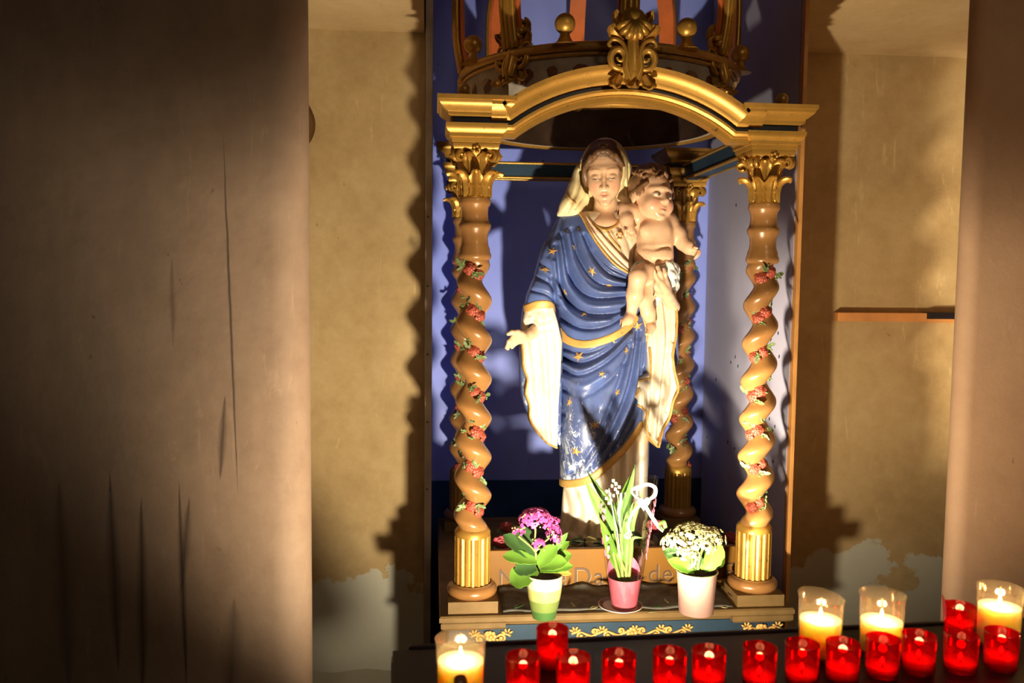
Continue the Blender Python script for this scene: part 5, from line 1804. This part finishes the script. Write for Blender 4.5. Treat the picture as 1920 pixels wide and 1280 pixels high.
# --- pink kalanchoe in a banded green pot
B = PZ(1020, 1156, ZPOT)
kal = thing('pink_kalanchoe', 'bright pink flowering plant in a cream and green banded pot on the step', 'potted plant', B)
sc = lambda px: px * B[1] / F
q = lambda px, py, dy=0.0: P(px, py, B[1] + dy)
HP = q(1017, 1076)[2] - ZPOT
r0, r1 = sc(22.5), sc(34.5)
TB = Matrix.Translation((B[0], B[1], 0))
prof = lambda t: (r0 + (r1 - r0) * math.sin(min(1, t * 1.12) * PI / 2) ** 1.1, ZPOT + HP * t)
simple('pot_cream', (0.484, 0.451, 0.319), 0.35, 0, 0.04, 8, 0); simple('pot_lime', (0.363, 0.341, 0.121), 0.35, 0, 0.05, 8, 0)
simple('pot_green', (0.132, 0.182, 0.047), 0.35, 0, 0.05, 8, 0); simple('pot_deep', (0.050, 0.121, 0.030), 0.35, 0, 0.05, 8, 0)
for nm, mt, t0, t1 in (('pot_band', 'pot_deep', 0, .20), ('pot_band', 'pot_green', .20, .45), ('pot_band', 'pot_lime', .45, .72), ('pot_band', 'pot_cream', .72, 1.0)):
    pr = [prof(t0 + (t1 - t0) * i / 6) for i in range(7)]
    m = MB()
    m.lathe(pr + [(r - 0.003, z) for r, z in pr[::-1]] + [pr[0]], 48, TB, cap=False)
    if t0 == 0:
        m.lathe([(pr[0][0] - 0.001, ZPOT), (pr[0][0] - 0.001, ZPOT + 0.004)], 32, TB)
    m.build(nm, mt, kal, True, 0, 50)
m = MB(); m.lathe([(r1 - 0.004, ZPOT + HP * 0.86), (r1 - 0.008, ZPOT + HP * 0.90), (0.002, ZPOT + HP * 0.92)], 24, TB); m.build('soil', 'soil', kal, True)
rr = random.Random(11)
soilc = (B[0], B[1], ZPOT + HP * 0.9)
lv = [(1003, 1062, 958, 1086, 50, 'leaf_green', -.02, .5), (1002, 1042, 950, 1036, 30, 'leaf_green', -.01, .5), (995, 1035, 950, 1000, 34, 'leaf_dark', .02, .4), (1000, 1028, 975, 988, 38, 'leaf_dark', .03, .3),
      (1006, 1052, 1036, 1026, 34, 'leaf_green', -.03, .5), (1008, 1060, 1066, 1034, 34, 'leaf_green', -.01, .5), (1010, 1064, 1068, 1054, 26, 'leaf_green', -.03, .6), (1014, 1066, 1070, 1072, 13, 'leaf_yellow', -.01, .3),
      (1008, 1048, 1040, 1000, 30, 'leaf_dark', .02, .4), (1018, 1046, 1064, 1012, 20, 'leaf_green', .01, .5), (1012, 1056, 1052, 1046, 34, 'leaf_green', -.04, .8), (1000, 1050, 1000, 1010, 30, 'leaf_green', .04, .4),
      (1000, 1058, 968, 1064, 36, 'leaf_dark', -.015, .5), (1026, 1040, 1060, 1000, 14, 'leaf_bright', -.005, .4)]
for x0, y0, x1, y1, w, mt, dy, cu in lv:
    a, b = Vector(q(x0, y0, dy * 0.3)), Vector(q(x1, y1, dy))
    a = a.lerp(Vector(soilc), 0.25)
    leaf_sheet(a, b - a, (b - a).length * 1.06, sc(w) * 0.9, (0, -0.8, 0.8), cu * 0.9, 0.25, wave=0.06, th=0.0018, fat=0.5, shape=1.25).build('leaf', mt, kal, True, 0, 80)
for x, y in ((1004, 990), (1030, 1008), (1008, 1030), (1038, 1024), (972, 1005)):
    m = MB(); m.tube(catmull([soilc, q(1004, 1035), q(x, y)], 5), 0.0022, 6); m.build('stem', 'stem_green', kal, True)
for (x, y, rx, rz, n, fr) in ((1004, 976, 33, 24, 110, .0068), (1038, 1000, 14, 19, 26, .0062), (1010, 1021, 13, 12, 22, .006), (1042, 1014, 10, 11, 12, .0055), (972, 998, 12, 9, 12, .0055), (1038, 978, 12, 10, 12, .0055)):
    o = cluster(q(x, y, -0.005), (sc(rx), sc(rx) * .9, sc(rz)), n, fr, rr).build('flower_cluster', 'petal_pink', kal, True); o['kind'] = 'stuff'
m = MB()
for k in range(40):
    x = rr.choice((1003, 1003, 1036, 1010, 972, 1046)); y = {1003: 975, 1036: 998, 1010: 1020, 972: 998, 1046: 1016}[x]
    m.ball(tuple(q(x + rr.uniform(-24, 24) * (1 if x == 1003 else .5), y + rr.uniform(-16, 14) * (1 if x == 1003 else .8), -sc(rr.uniform(16, 24)))), (0.0022, 0.0022, 0.003), 6)
o = m.build('flower_buds', 'bud_green', kal, True); o['kind'] = 'stuff'

# --- white kalanchoe in a pale pink metal pot
B = PZ(1305, 1146, ZPOT)
wk = thing('white_kalanchoe', 'creamy white flowering plant in a dusty pink ribbed metal pot', 'potted plant', B)
sc = lambda px: px * B[1] / F
q = lambda px, py, dy=0.0: P(px, py, B[1] + dy)
HP = q(1305, 1070)[2] - ZPOT
r0, r1 = sc(33.5), sc(39)
TB = Matrix.Translation((B[0], B[1], 0))
pr = []
for i in range(41):
    t = i / 40
    r = r0 + (r1 - r0) * t
    for c in (.12, .18, .80, .86):
        r += 0.0009 * math.exp(-((t - c) / .016) ** 2)
    pr.append((r, ZPOT + HP * t))
pot_body(TB, pr, 0.0025).build('pot', 'pot_pink', wk, True, 0, 50)
m = MB(); m.tube([(B[0] + (r1 + .0004) * math.cos(2 * PI * i / 48), B[1] + (r1 + .0004) * math.sin(2 * PI * i / 48), ZPOT + HP) for i in range(48)], 0.0019, 8, closed=True); m.build('rim', 'pot_rim', wk, True, 0, 180)
m = MB(); m.lathe([(r1 - 0.004, ZPOT + HP * 0.84), (r1 - 0.007, ZPOT + HP * 0.9), (0.002, ZPOT + HP * 0.92)], 24, TB); m.build('soil', 'soil', wk, True)
soilc = (B[0], B[1], ZPOT + HP * .9)
for x0, y0, x1, y1, w, mt, dy in ((1322, 1068, 1352, 1028, 34, 'leaf_green', -.03), (1300, 1070, 1262, 1050, 24, 'leaf_green', -.03), (1306, 1066, 1304, 1036, 26, 'leaf_dark', -.03), (1285, 1066, 1256, 1040, 26, 'leaf_dark', -.01),
                                  (1318, 1066, 1346, 1040, 30, 'leaf_dark', -.01), (1300, 1064, 1320, 1030, 30, 'leaf_dark', .0), (1310, 1060, 1360, 1045, 30, 'leaf_green', .02), (1280, 1064, 1300, 1040, 24, 'leaf_green', -.035), (1300, 1060, 1250, 1030, 30, 'leaf_dark', .03)):
    a, b = Vector(q(x0, y0, dy * .6)), Vector(q(x1, y1, dy))
    a = a.lerp(Vector(soilc), 0.2)
    leaf_sheet(a, b - a, (b - a).length * 1.08, sc(w), (0, -1, .5), .35, .3, wave=0.08, th=0.0018, fat=0.55, shape=1.2).build('leaf', mt, wk, True, 0, 80)
rr = random.Random(23)
for (x, y, rx, ry, rz, n, dy) in ((1300, 1012, 52, 44, 30, 150, .0), (1266, 1022, 28, 26, 24, 50, -.015), (1335, 1012, 26, 30, 24, 50, -.01), (1290, 1042, 22, 18, 18, 34, -.035), (1318, 1028, 26, 20, 20, 40, -.035), (1300, 1000, 40, 40, 20, 60, .02)):
    o = cluster(q(x, y, dy), (sc(rx), sc(ry), sc(rz)), n, .0058, rr).build('flower_cluster', 'petal_cream', wk, True); o['kind'] = 'stuff'
    m = MB(); m.tube(catmull([soilc, q((x + 1305) / 2, 1048, dy), q(x, y, dy)], 4), 0.003, 6); m.build('stem', 'stem_green', wk, True)

# --- saucer and lily of the valley in a pink pot with a cellophane cone
S = PZ(1163, 1141, ZPOT)
T = Matrix.Translation((S[0], S[1], ZPOT))
rs = 43 * S[1] / F
sau = thing('saucer', 'white china saucer with a dark patterned rim under the pink pot', 'saucer', (S[0], S[1], ZPOT))
m = MB(); m.lathe([(rs * .55, 0), (rs * .58, .003), (rs * .95, .0095), (rs, .0105), (rs, .012), (rs * .94, .0115), (rs * .62, .0055), (rs * .5, .005), (.001, .005)], 56, T); m.build('dish', 'ceramic', sau, True, 0, 50)
m = MB(); m.lathe([(rs * .97, .0122), (rs * .80, .0090), (rs * .79, .0093), (rs * .965, .0126), (rs * .97, .0122)], 56, T, cap=False); m.build('patterned_band', 'ceramic_band', sau, True)
zB = ZPOT + .0055
B = (P(1170, 1146, S[1])[0], S[1], zB)
lil = thing('lily_of_the_valley', 'lily of the valley in a bright pink pot wrapped in a clear cellophane cone', 'potted plant', B)
sc = lambda px: px * B[1] / F
q = lambda px, py, dy=0.0: P(px, py, B[1] + dy)
TB = Matrix.Translation((B[0], B[1], 0))
HP = q(1170, 1080)[2] - zB
r0, r1 = sc(24), sc(33)
m = pot_body(TB, [(r0 + (r1 - r0) * i / 8, zB + HP * i / 8) for i in range(9)], 0.002)
m.build('pot', 'pot_rosy', lil, True, 0, 50)
m = MB(); m.lathe([(r1 - 0.004, zB + HP * .86), (r1 - .006, zB + HP * .93), (.002, zB + HP * .95)], 24, TB); m.build('soil', 'soil', lil, True)
# tall pink collar standing up behind the stems
g = []
for i in range(25):
    a = R(10 + 160 * i / 24)
    hgt = .048 * math.sin(PI * i / 24) ** .6
    g.append([(B[0] + (r1 - .001 + .10 * z) * math.cos(a), B[1] + (r1 - .001 + .10 * z) * math.sin(a), zB + HP - .004 + z) for z in (0, hgt * .33, hgt * .66, hgt + .001)])
m = MB(); m.sheet(g, .001); m.build('paper_collar', 'heart_pink', lil, True, 0, 60)
soilc = Vector((B[0], B[1], zB + HP * .93))
def lance(pts, w, mt):
    pp = catmull([Vector(p) for p in pts], 6)
    mm = MB(); g_ = []
    n_ = len(pp)
    for i, p in enumerate(pp):
        t = i / (n_ - 1)
        tg = Vector(pp[min(n_ - 1, i + 1)]) - Vector(pp[max(0, i - 1)])
        sd = tg.cross(Vector((0.25, -1, 0.15))).normalized()
        nn = sd.cross(tg).normalized()
        ww = w * (max(0.02, math.sin(PI * min(1, .06 + .94 * t ** .75)))) ** .9
        g_.append([tuple(Vector(p) + sd * (s_ * ww / 2) + nn * (-.25 * ww * (1 - abs(s_)))) for s_ in (-1, -.5, 0, .5, 1)])
    mm.sheet(g_, .0012)
    return mm.build('leaf', mt, lil, True, 0, 100)
lance([soilc, q(1156, 1040), q(1142, 985, -.01), q(1116, 936, -.02), q(1096, 898, -.03)], sc(32), 'leaf_bright')
lance([soilc, q(1162, 1030), q(1152, 960, .01), q(1124, 920, .015), q(1100, 880, .02)], sc(20), 'leaf_green')
lance([soilc, q(1172, 1030), q(1172, 960, -.01), q(1182, 915), q(1191, 870)], sc(22), 'leaf_bright')
lance([soilc, q(1168, 1030, .01), q(1162, 960, .02), q(1172, 920, .02), q(1180, 893, .02)], sc(22), 'leaf_green')
lance([soilc, q(1178, 1030), q(1184, 980, -.015), q(1196, 945, -.02), q(1204, 925, -.03)], sc(18), 'leaf_bright')
lance([soilc, q(1150, 1040, -.02), q(1136, 1000, -.03), q(1124, 970, -.035)], sc(22), 'leaf_green')
lance([soilc, q(1182, 1040, -.02), q(1186, 1010, -.03), q(1206, 1008, -.035)], sc(10), 'leaf_bright')
lance([soilc, q(1174, 1020, -.02), q(1176, 975, -.03), q(1188, 940, -.03)], sc(20), 'leaf_bright')
for k, x in enumerate((1151, 1164, 1176, 1184, 1158)):
    m = MB(); m.tube([tuple(soilc + Vector(((k - 2) * .007, -.012, -.004))), q(x, 1040, -.012), q(x + (k - 2), 1000, -.012)], [.0042, .0040, .0028], 8); m.build('stem', 'stem_green', lil, True)
for pts, bells in (([(1168, 1040), (1164, 980), (1158, 930), (1150, 898)], [(1150, 900), (1155, 906), (1147, 910), (1154, 916), (1161, 912), (1158, 922)]),
                   ([(1160, 1040), (1152, 980), (1146, 940), (1138, 915)], [(1138, 920), (1144, 926), (1137, 933), (1146, 936), (1150, 928), (1142, 942)])):
    m = MB(); m.tube(catmull([q(a, b, -.02) for a, b in pts], 5), .0014, 6); sp = m.build('flower_stalk', 'stem_green', lil, True)
    for a, b in bells:
        c = q(a, b, -.025)
        m = MB(); m.lathe([(.0005, .004), (.003, .0035), (.0042, .001), (.0038, -.002), (.0048, -.004), (.004, -.0038)], 10, Matrix.Translation(c), cap=False); m.build('bell_flower', 'petal_white', sp, True)
# cellophane cone
rt = sc(62); zt = q(1165, 893)[2]
m = MB(); v = []; f = []; NS, NR = 48, 14
for j in range(NR):
    t = j / (NR - 1)
    for i in range(NS):
        a = 2 * PI * i / NS
        top = zt - .030 * (0.5 - 0.5 * math.cos(2 * a + .6)) + .01 * math.sin(3 * a)
        z = zB + .004 + (top - zB - .004) * t
        r = (r0 + .004) + (rt - r0 - .004) * ((z - zB) / (zt - zB)) ** 1.0 + .0012 * math.sin(a * 9 + z * 60)
        v.append((B[0] + r * math.cos(a), B[1] + r * math.sin(a) * .92, z))
for j in range(NR - 1):
    for i in range(NS):
        k = (i + 1) % NS; f.append((j * NS + i, j * NS + k, (j + 1) * NS + k, (j + 1) * NS + i))
m.add(v, f); wrap = m.build('cellophane', 'cellophane', lil, True, 0, 180)
hm = None; rr = random.Random(4)
for s in (-1, 1):
    for k in range(20):
        t = .42 + .40 * (k / 19) + rr.uniform(-.01, .01)
        a = R(-90 + s * rr.uniform(58, 92))
        z = zB + (zt - zB) * t; r = (r0 + .004) + (rt - r0 - .004) * t + .0012
        loc = Vector((B[0] + r * math.cos(a), B[1] + r * .92 * math.sin(a), z))
        M = Matrix.Translation(loc) @ Matrix.Rotation(a + PI / 2, 4, 'Z') @ Matrix.Rotation(rr.uniform(-.5, .5), 4, 'Y') @ Matrix.Scale(rr.uniform(.7, 1.1), 4)
        if hm is None:
            pts = [(.16 * 16 * math.sin(t_) ** 3 * .0036, (13 * math.cos(t_) - 5 * math.cos(2 * t_) - 2 * math.cos(3 * t_) - math.cos(4 * t_)) * .16 * .0036) for t_ in [2 * PI * i / 16 for i in range(16)]]
            m = MB(); m.add([(x, -.0003, z) for x, z in pts] + [(x, .0003, z) for x, z in pts], [tuple(range(16)), tuple(range(31, 15, -1))] + [(i, 16 + i, 16 + (i + 1) % 16, (i + 1) % 16) for i in range(16)])
            o = m.build('printed_heart', 'heart_pink', wrap); o.matrix_basis = M; hm = o.data
        else:
            inst('printed_heart', hm, M, wrap)
def strip(pts, w, nm, mt, par, nrm=(0.2, -1, 0.3)):
    pp = catmull([Vector(p) for p in pts], 7); g_ = []
    for i, p in enumerate(pp):
        tg = Vector(pp[min(len(pp) - 1, i + 1)]) - Vector(pp[max(0, i - 1)])
        sd = Vector(nrm).cross(tg)
        sd = sd.normalized() if sd.length > 1e-6 else Vector((0, 0, 1))
        sd = (sd + Vector((0, -.5, 0))).normalized()
        g_.append([tuple(Vector(p) + sd * (s_ * w / 2)) for s_ in (-1, 0, 1)])
    mm = MB(); mm.sheet(g_, .0007); return mm.build(nm, mt, par, True, 0, 100)
dz = -sc(60)
strip([q(1198, 936, dz), q(1196, 918, dz - .01), q(1212, 908, dz - .015), q(1228, 914, dz - .01), q(1226, 930, dz), q(1206, 938, dz)], .009, 'ribbon', 'ribbon', lil)
strip([q(1206, 938, dz), q(1190, 928, dz - .012), q(1186, 918, dz - .016), q(1204, 910, dz - .02)], .009, 'ribbon', 'ribbon', lil)
strip([q(1208, 945, dz), q(1222, 968, dz - .01), q(1236, 988, dz - .012), q(1244, 995, dz)], .0085, 'ribbon', 'ribbon', lil)
strip([q(1244, 993, dz), q(1236, 985, dz - .02), q(1244, 978, dz - .01), q(1248, 990, dz)], .010, 'ribbon', 'leaf_bright', lil)
strip([q(1202, 945, dz), q(1186, 962, dz - .005), q(1178, 985, dz - .008), q(1182, 1002, dz - .005), q(1178, 1000, dz - .012)], .006, 'ribbon', 'ribbon', lil)
strip([q(1180, 995, dz), q(1172, 1004, dz - .012), q(1180, 1008, dz - .016), q(1184, 998, dz)], .006, 'ribbon', 'ribbon', lil)
M = Matrix.Translation(q(1207, 943, dz - .006)) @ Matrix.Rotation(.2, 4, 'Z')
pts = [(.0011 * 16 * math.sin(t_) ** 3 * .95, (13 * math.cos(t_) - 5 * math.cos(2 * t_) - 2 * math.cos(3 * t_) - math.cos(4 * t_)) * .0011) for t_ in [2 * PI * i / 28 for i in range(28)]]
m = MB(); m.add([(x, -.001, z) for x, z in pts] + [(x, .001, z) for x, z in pts], [tuple(range(28)), tuple(range(55, 27, -1))] + [(i, 28 + i, 28 + (i + 1) % 28, (i + 1) % 28) for i in range(28)], M); m.build('heart_tag', 'ribbon', lil)
strip([q(1163, 1046, -sc(36)), q(1158, 1000, -sc(46)), q(1150, 960, -sc(52)), q(1142, 915, -sc(58))], .0035, 'support_stick', 'ribbon', lil)

# --- artificial flowers at the statue's feet, behind the board
ab = 0
def art_flower(px, py, Y, mt, rad, label, leaves):
    c = P(px, py, Y)
    t = thing('artificial_flower', label, 'artificial flower', (c[0], c[1], ZSTEP), 'artificial flowers behind the name board')
    rr_ = random.Random(int(px * 3 + py))
    m = MB(); m.tube(catmull([(c[0], c[1], ZSTEP + .001), (c[0] + rr_.uniform(-.01, .01), c[1] + .005, (c[2] + ZSTEP) / 2), tuple(c)], 4), .0022, 6); m.build('stem', 'leaf_dark', t, True)
    if rad:
        m = MB()
        for ring, (n, r_, s_) in enumerate(((8, rad * .8, rad * .42), (6, rad * .5, rad * .36), (4, rad * .22, rad * .3))):
            for k in range(n):
                a = 2 * PI * k / n + ring
                m.ball((c[0] + r_ * math.cos(a), c[1] - .004 - .006 * ring, c[2] + r_ * math.sin(a) * .8), (s_, s_ * .5, s_ * .9), 8)
        m.build('bloom', mt, t, True)
    for k in range(leaves):
        a = 2 * PI * k / max(1, leaves) + rr_.random()
        d = (math.cos(a), -.35 + .3 * math.sin(a), .25 + .4 * rr_.random())
        leaf_sheet((c[0], c[1], c[2] - .012), d, .034 + .010 * rr_.random(), .022, (0, -.4, 1), .7, .3, th=.0014).build('leaf', 'leaf_dark' if k % 3 else 'dry_leaf', t, True, 0, 80)
GL = 'spray of dark artificial leaves at the feet of the statue'
for px, py, Y, r_, n, lb in ((893, 1012, 2.29, .022, 2, 'dull red cloth flower behind the fluted drum next to the pink flowering plant'),
                             (941, 1018, 2.29, .024, 3, 'large dull red cloth flower between a fluted drum and the pink flowering plant'),
                             (950, 988, 2.40, .018, 2, 'dull red cloth flower rising higher behind its neighbours near the pink flowers'),
                             (975, 1004, 2.33, .016, 2, 'smallest dull red cloth flower, tucked behind the pink flower head'),
                             (1226, 985, 2.36, .022, 2, 'dull red cloth flower between the ribbon tail and the rear column'),
                             (1368, 1008, 2.33, .02, 2, 'dull red cloth flower behind the white flowering plant')):
    art_flower(px, py, Y, 'petal_dull', r_, lb, n)
for px, py, Y, n in ((1058, 1014, 2.30, 4), (1096, 1008, 2.295, 4), (1134, 1014, 2.30, 4), (1012, 1015, 2.30, 4), (1200, 1010, 2.30, 4), (1262, 1012, 2.30, 4), (1322, 1010, 2.30, 4)):
    art_flower(px, py, Y, None, 0, GL, n)

# --- fallen bits on the cloth
for i, (x, y, dx, dy_, w, mt) in enumerate(((965, 1140, 18, -3, 10, 'leaf_dark'), (1071, 1128, 8, 20, 4, 'dry_leaf'), (1106, 1142, 16, -2, 9, 'dry_leaf'), (1226, 1138, 14, 3, 9, 'leaf_dark'), (1246, 1122, 8, 18, 4, 'dry_leaf'), (1215, 1148, 18, 2, 8, 'dry_leaf'), (1352, 1138, 12, 4, 8, 'dry_leaf'))):
    a = Vector(PZ(x, y, ZPOT + .001)); b = Vector(PZ(x + dx, y + dy_, ZPOT + .001))
    o = leaf_sheet(a, b - a, max((b - a).length, .012), w * 2.1 / F, (0, 0, 1), -.4, .5, th=.0012).build('fallen_leaf', mt, None, True, 0, 80)
    tag(o, 'small withered leaf fallen on the grey cloth before the name board', 'leaf', 'withered leaves on the altar cloth')

# ================================================================== candle stand
ZT = 0.968
A0 = PZ(772, 1217, ZT); A1 = PZ(1740, 1173, ZT)
yaw = math.atan2(A1[1] - A0[1], A1[0] - A0[0])
MS = Matrix.Translation((A0[0], A0[1], 0)) @ Matrix.Rotation(yaw, 4, 'Z')
std = thing('candle_stand', 'dark navy metal stand holding the rows of votive candles', 'candle stand', (A0[0] + .5, A0[1] - .15, 0))
m = MB(); m.box((-.03, -.36, ZT - .010), (1.35, .0, ZT), MS); m.build('tray', 'stand_blue', std, bevel=.002)
m = MB(); m.box((-.005, .002, ZT - .030), (1.355, .014, ZT + .003), MS); m.build('rail', 'stand_blue', std, bevel=.003)
m = MB(); m.box((-.035, -.372, ZT - .030), (1.355, -.36, ZT + .006), MS); m.build('rail', 'stand_blue', std, bevel=.003)
for k in range(3):
    m = MB(); m.box((-.03, -.10 - .09 * k, ZT - .020), (1.35, -.085 - .09 * k, ZT - .010), MS); m.build('cross_bar', 'black_metal', std)
for x in (-.02, 1.33):
    for y in (-.35, -.01):
        m = MB(); m.box((x - .012, y - .012, 0), (x + .012, y + .012, ZT - .010), MS); m.build('leg', 'black_metal', std, bevel=.002)

# ================================================================== votive candles
def cup_profile(r, h, white):
    w = .0012
    if white:
        return [(r * .93, 0), (r * .965, .002), (r * .97, h * .5), (r * .99, h * .93), (r * 1.035, h * .985), (r * 1.045, h), (r * 1.02, h + .0008), (r * .975, h * .94), (r * .955, h * .5), (r * .95, .004), (.001, .0035)]
    return [(r * .93, 0), (r * .955, .002), (r * .97, h * .5), (r * 1.0, h * .985), (r * 1.0, h), (r * .985, h + .0006), (r * .955, h * .5), (r * .93, .0035), (.001, .003)]
def candle_proto(kind, wax_h, melt=0):
    white = kind == 'white'
    r, h = (.0338, .094) if white else (.0246, .055)
    t = thing('white_votive_candle' if white else 'red_votive_candle', 'x', 'candle', (0, 0, 0), 'clear white votive candles' if white else 'red votive candles')
    m = MB(); m.lathe(cup_profile(r, h, white), 40)
    if melt:
        nv = []
        for (x, y, z) in m.v:
            a = math.atan2(y, x)
            if z > h * .6:
                kf = (z - h * .6) / (h * .4)
                if melt == 1:      # dent and sag in the rim
                    g = math.exp(-((((a - R(-150) + PI) % (2 * PI)) - PI) / .35) ** 2)
                    z -= .010 * kf * g; x *= 1 - .12 * g * kf; y *= 1 - .12 * g * kf
                    z += .004 * kf * math.cos(a - R(150))
                else:              # one side drawn up into a lip
                    g = math.exp(-((((a - R(160) + PI) % (2 * PI)) - PI) / .45) ** 2)
                    z += .016 * kf * g - .004 * kf; x *= 1 + .12 * g * kf; y *= 1 + .12 * g * kf
            nv.append((x, y, z))
        m.v = nv
    m.build('cup', 'clear_cup' if white else 'red_cup', t, True, 0, 50)
    m = MB(); m.lathe([(r * .90, .005), (r * .93, wax_h), (r * .80, wax_h - .0015), (r * .4, wax_h - .004), (.001, wax_h - .0045)], 32); m.build('wax', 'wax_glow', t, True, 0, 60)
    zw = wax_h - .0045
    m = MB(); m.tube([(0, 0, zw - .002), (.0006, 0, zw + .005), (.0014, 0, zw + .008)], .0008, 6); m.build('wick', 'wick', t)
    fh = .016 if white else .0095
    m = MB(); m.lathe([(.0003, zw + .0055), (.0022, zw + .0075), (.0032, zw + .0075 + fh * .22), (.0029, zw + .0075 + fh * .42), (.0017, zw + .0075 + fh * .72), (.0002, zw + .0075 + fh)], 16); m.build('flame', 'flame', t, True, 0, 180)
    l = bpy.data.lights.new('candle_glow', 'POINT'); l.energy = .80 if white else .07; l.color = (1, .60, .25); l.shadow_soft_size = .006
    o = bpy.data.objects.new('candle_glow', l); COL.objects.link(o); o.parent = t; o.location = (0, 0, zw + .013)
    return t
protos = {('white', 0): candle_proto('white', .052), ('white', 1): candle_proto('white', .058, 1), ('red', 0): candle_proto('red', .014), ('red', 1): candle_proto('red', .020), ('red', 2): candle_proto('red', .024, 2), ('white', 2): candle_proto('white', .064)}
used = set()
def candle(kind, var, px, py, label, rz=0.0):
    h = .094 if kind == 'white' else .055
    c = PZ(px, py, ZT + .0005 + h)
    pr_ = protos[(kind, var)]
    loc = (c[0], c[1], ZT + .0005)
    if (kind, var) not in used:
        used.add((kind, var)); pr_.location = loc; pr_['label'] = label; pr_.rotation_euler = (0, 0, rz)
        return pr_
    return copy_tree(pr_, loc, label, rz)
left = candle('white', 2, 864, 1196, 'clear white votive candle with a brown printed figure, alone at the tray end', 0)
candle('white', 1, 1540, 1117, 'clear votive candle with a sagging melted rim beside the orange edge strip', 0)
candle('white', 0, 1655, 1113, 'clear votive candle with half-burnt wax behind the red cups', 0)
candle('white', 2, 1876, 1101, 'tall bright clear votive candle beside the melted red cup', .5)
ords = ['first', 'second', 'third', 'fourth', 'fifth', 'sixth', 'seventh', 'eighth', 'ninth', 'tenth', 'eleventh', 'twelfth']
for i, (x, y, v_) in enumerate(((981, 1230, 0), (1075, 1230, 1), (1161, 1227, 0), (1256, 1222, 0), (1330, 1219, 1), (1425, 1213, 0), (1505, 1206, 0), (1581, 1205, 1), (1656, 1196, 0), (1724, 1190, 1), (1803, 1188, 0), (1879, 1184, 1))):
    candle('red', v_, x, y, 'red votive candle in the front row, %s from the white candle with the printed figure' % ords[i], i * .7)
candle('red', 1, 1036, 1178, 'lone red votive candle standing behind the front row, below the green pot', 0)
candle('red', 2, 1800, 1130, 'red votive candle with one side of its rim drawn up by heat', 0)
for i in range(8):  # extra candles beyond the frame, added to brighten the right pillar
    cx_, cy_ = 1.02 + .085 * (i // 2), 1.20 + .085 * (i % 2)
    copy_tree(protos[('white', 0)], (cx_, cy_, ZT + .0005), 'extra clear votive candle, %s past the bright tall one, added out of frame to light the right pillar' % ords[i], i * .4)
# printed figure on the first white candle
r_ = .0338 * .985
def on_cup(u, z):
    a = R(-90 - 2) + u / r_
    return (r_ * 1.012 * math.cos(a), r_ * 1.012 * math.sin(a), z)
outline = [(-.0115, .004), (.0115, .004), (.0125, .018), (.0105, .030), (.0075, .040), (.0090, .0445), (.0085, .053), (.0055, .0585), (0, .060), (-.0055, .0585), (-.0085, .053), (-.0090, .0445), (-.0075, .040), (-.0105, .030), (-.0125, .018)]
m = MB()
zs = np.linspace(.004, .060, 24); g = []
ys_ = [p_[1] for p_ in outline[1:9]]; xs_ = [p_[0] for p_ in outline[1:9]]
for z in zs:
    w = np.interp(z, ys_, xs_)
    g.append([on_cup(w * s_ , z) for s_ in (-1, -.5, 0, .5, 1)])
m.sheet(g, .0005)
o = m.build('printed_figure', 'print_brown', left, True); o.matrix_parent_inverse = Matrix.Identity(4)
m = MB(); zs = np.linspace(.010, .050, 14); g = []
for z in zs:
    w = .004 * math.sin(PI * (z - .006) / .048) + .0012
    g.append([tuple(Vector(on_cup(w * s_, z)) * 1.0 + Vector((0, -.0007, 0))) for s_ in (-1, 0, 1)])
m.sheet(g, .0004); o = m.build('printed_robe', 'print_light', left, True) if 'print_light' in MATS else m.build('printed_robe', 'lining', left, True)
o.matrix_parent_inverse = Matrix.Identity(4)

# ================================================================== floodlights on the floor, behind the candle stand
def flood(loc, target, label):
    L_ = Vector(loc); d = (Vector(target) - L_).normalized()
    t = thing('floodlight', label, 'floodlight', (loc[0], loc[1], 0))
    Mq = Matrix.Translation(L_ - d * .02) @ Vector((0, 0, 1)).rotation_difference(d).to_matrix().to_4x4()
    m = MB(); m.lathe([(.03, -.09), (.042, -.07), (.052, -.02), (.056, .004), (.053, .004), (.048, -.012), (.001, -.014)], 32, Mq); m.build('housing', 'housing', t, True, 0, 40)
    m = MB(); m.lathe([(.047, -.010), (.046, -.006), (.001, -.004)], 32, Mq); m.build('lens', 'flood_lens', t, True)
    m = MB(); m.tube([tuple(L_ - d * .07), (L_.x, L_.y - .04, L_.z - .10), (L_.x, L_.y - .04, .02)], .010, 10); m.build('pole', 'housing', t, True)
    m = MB(); m.lathe([(.11, 0), (.11, .012), (.03, .022), (.012, .03)], 32, Matrix.Translation((L_.x, L_.y - .04, 0))); m.build('foot', 'housing', t, True, 0, 40)
flood(FLOOD, AIM, 'black floodlight on a short pole aimed up at the statue')
flood(FLOOD2, AIM2, 'black floodlight on a short pole aimed at the right wall')
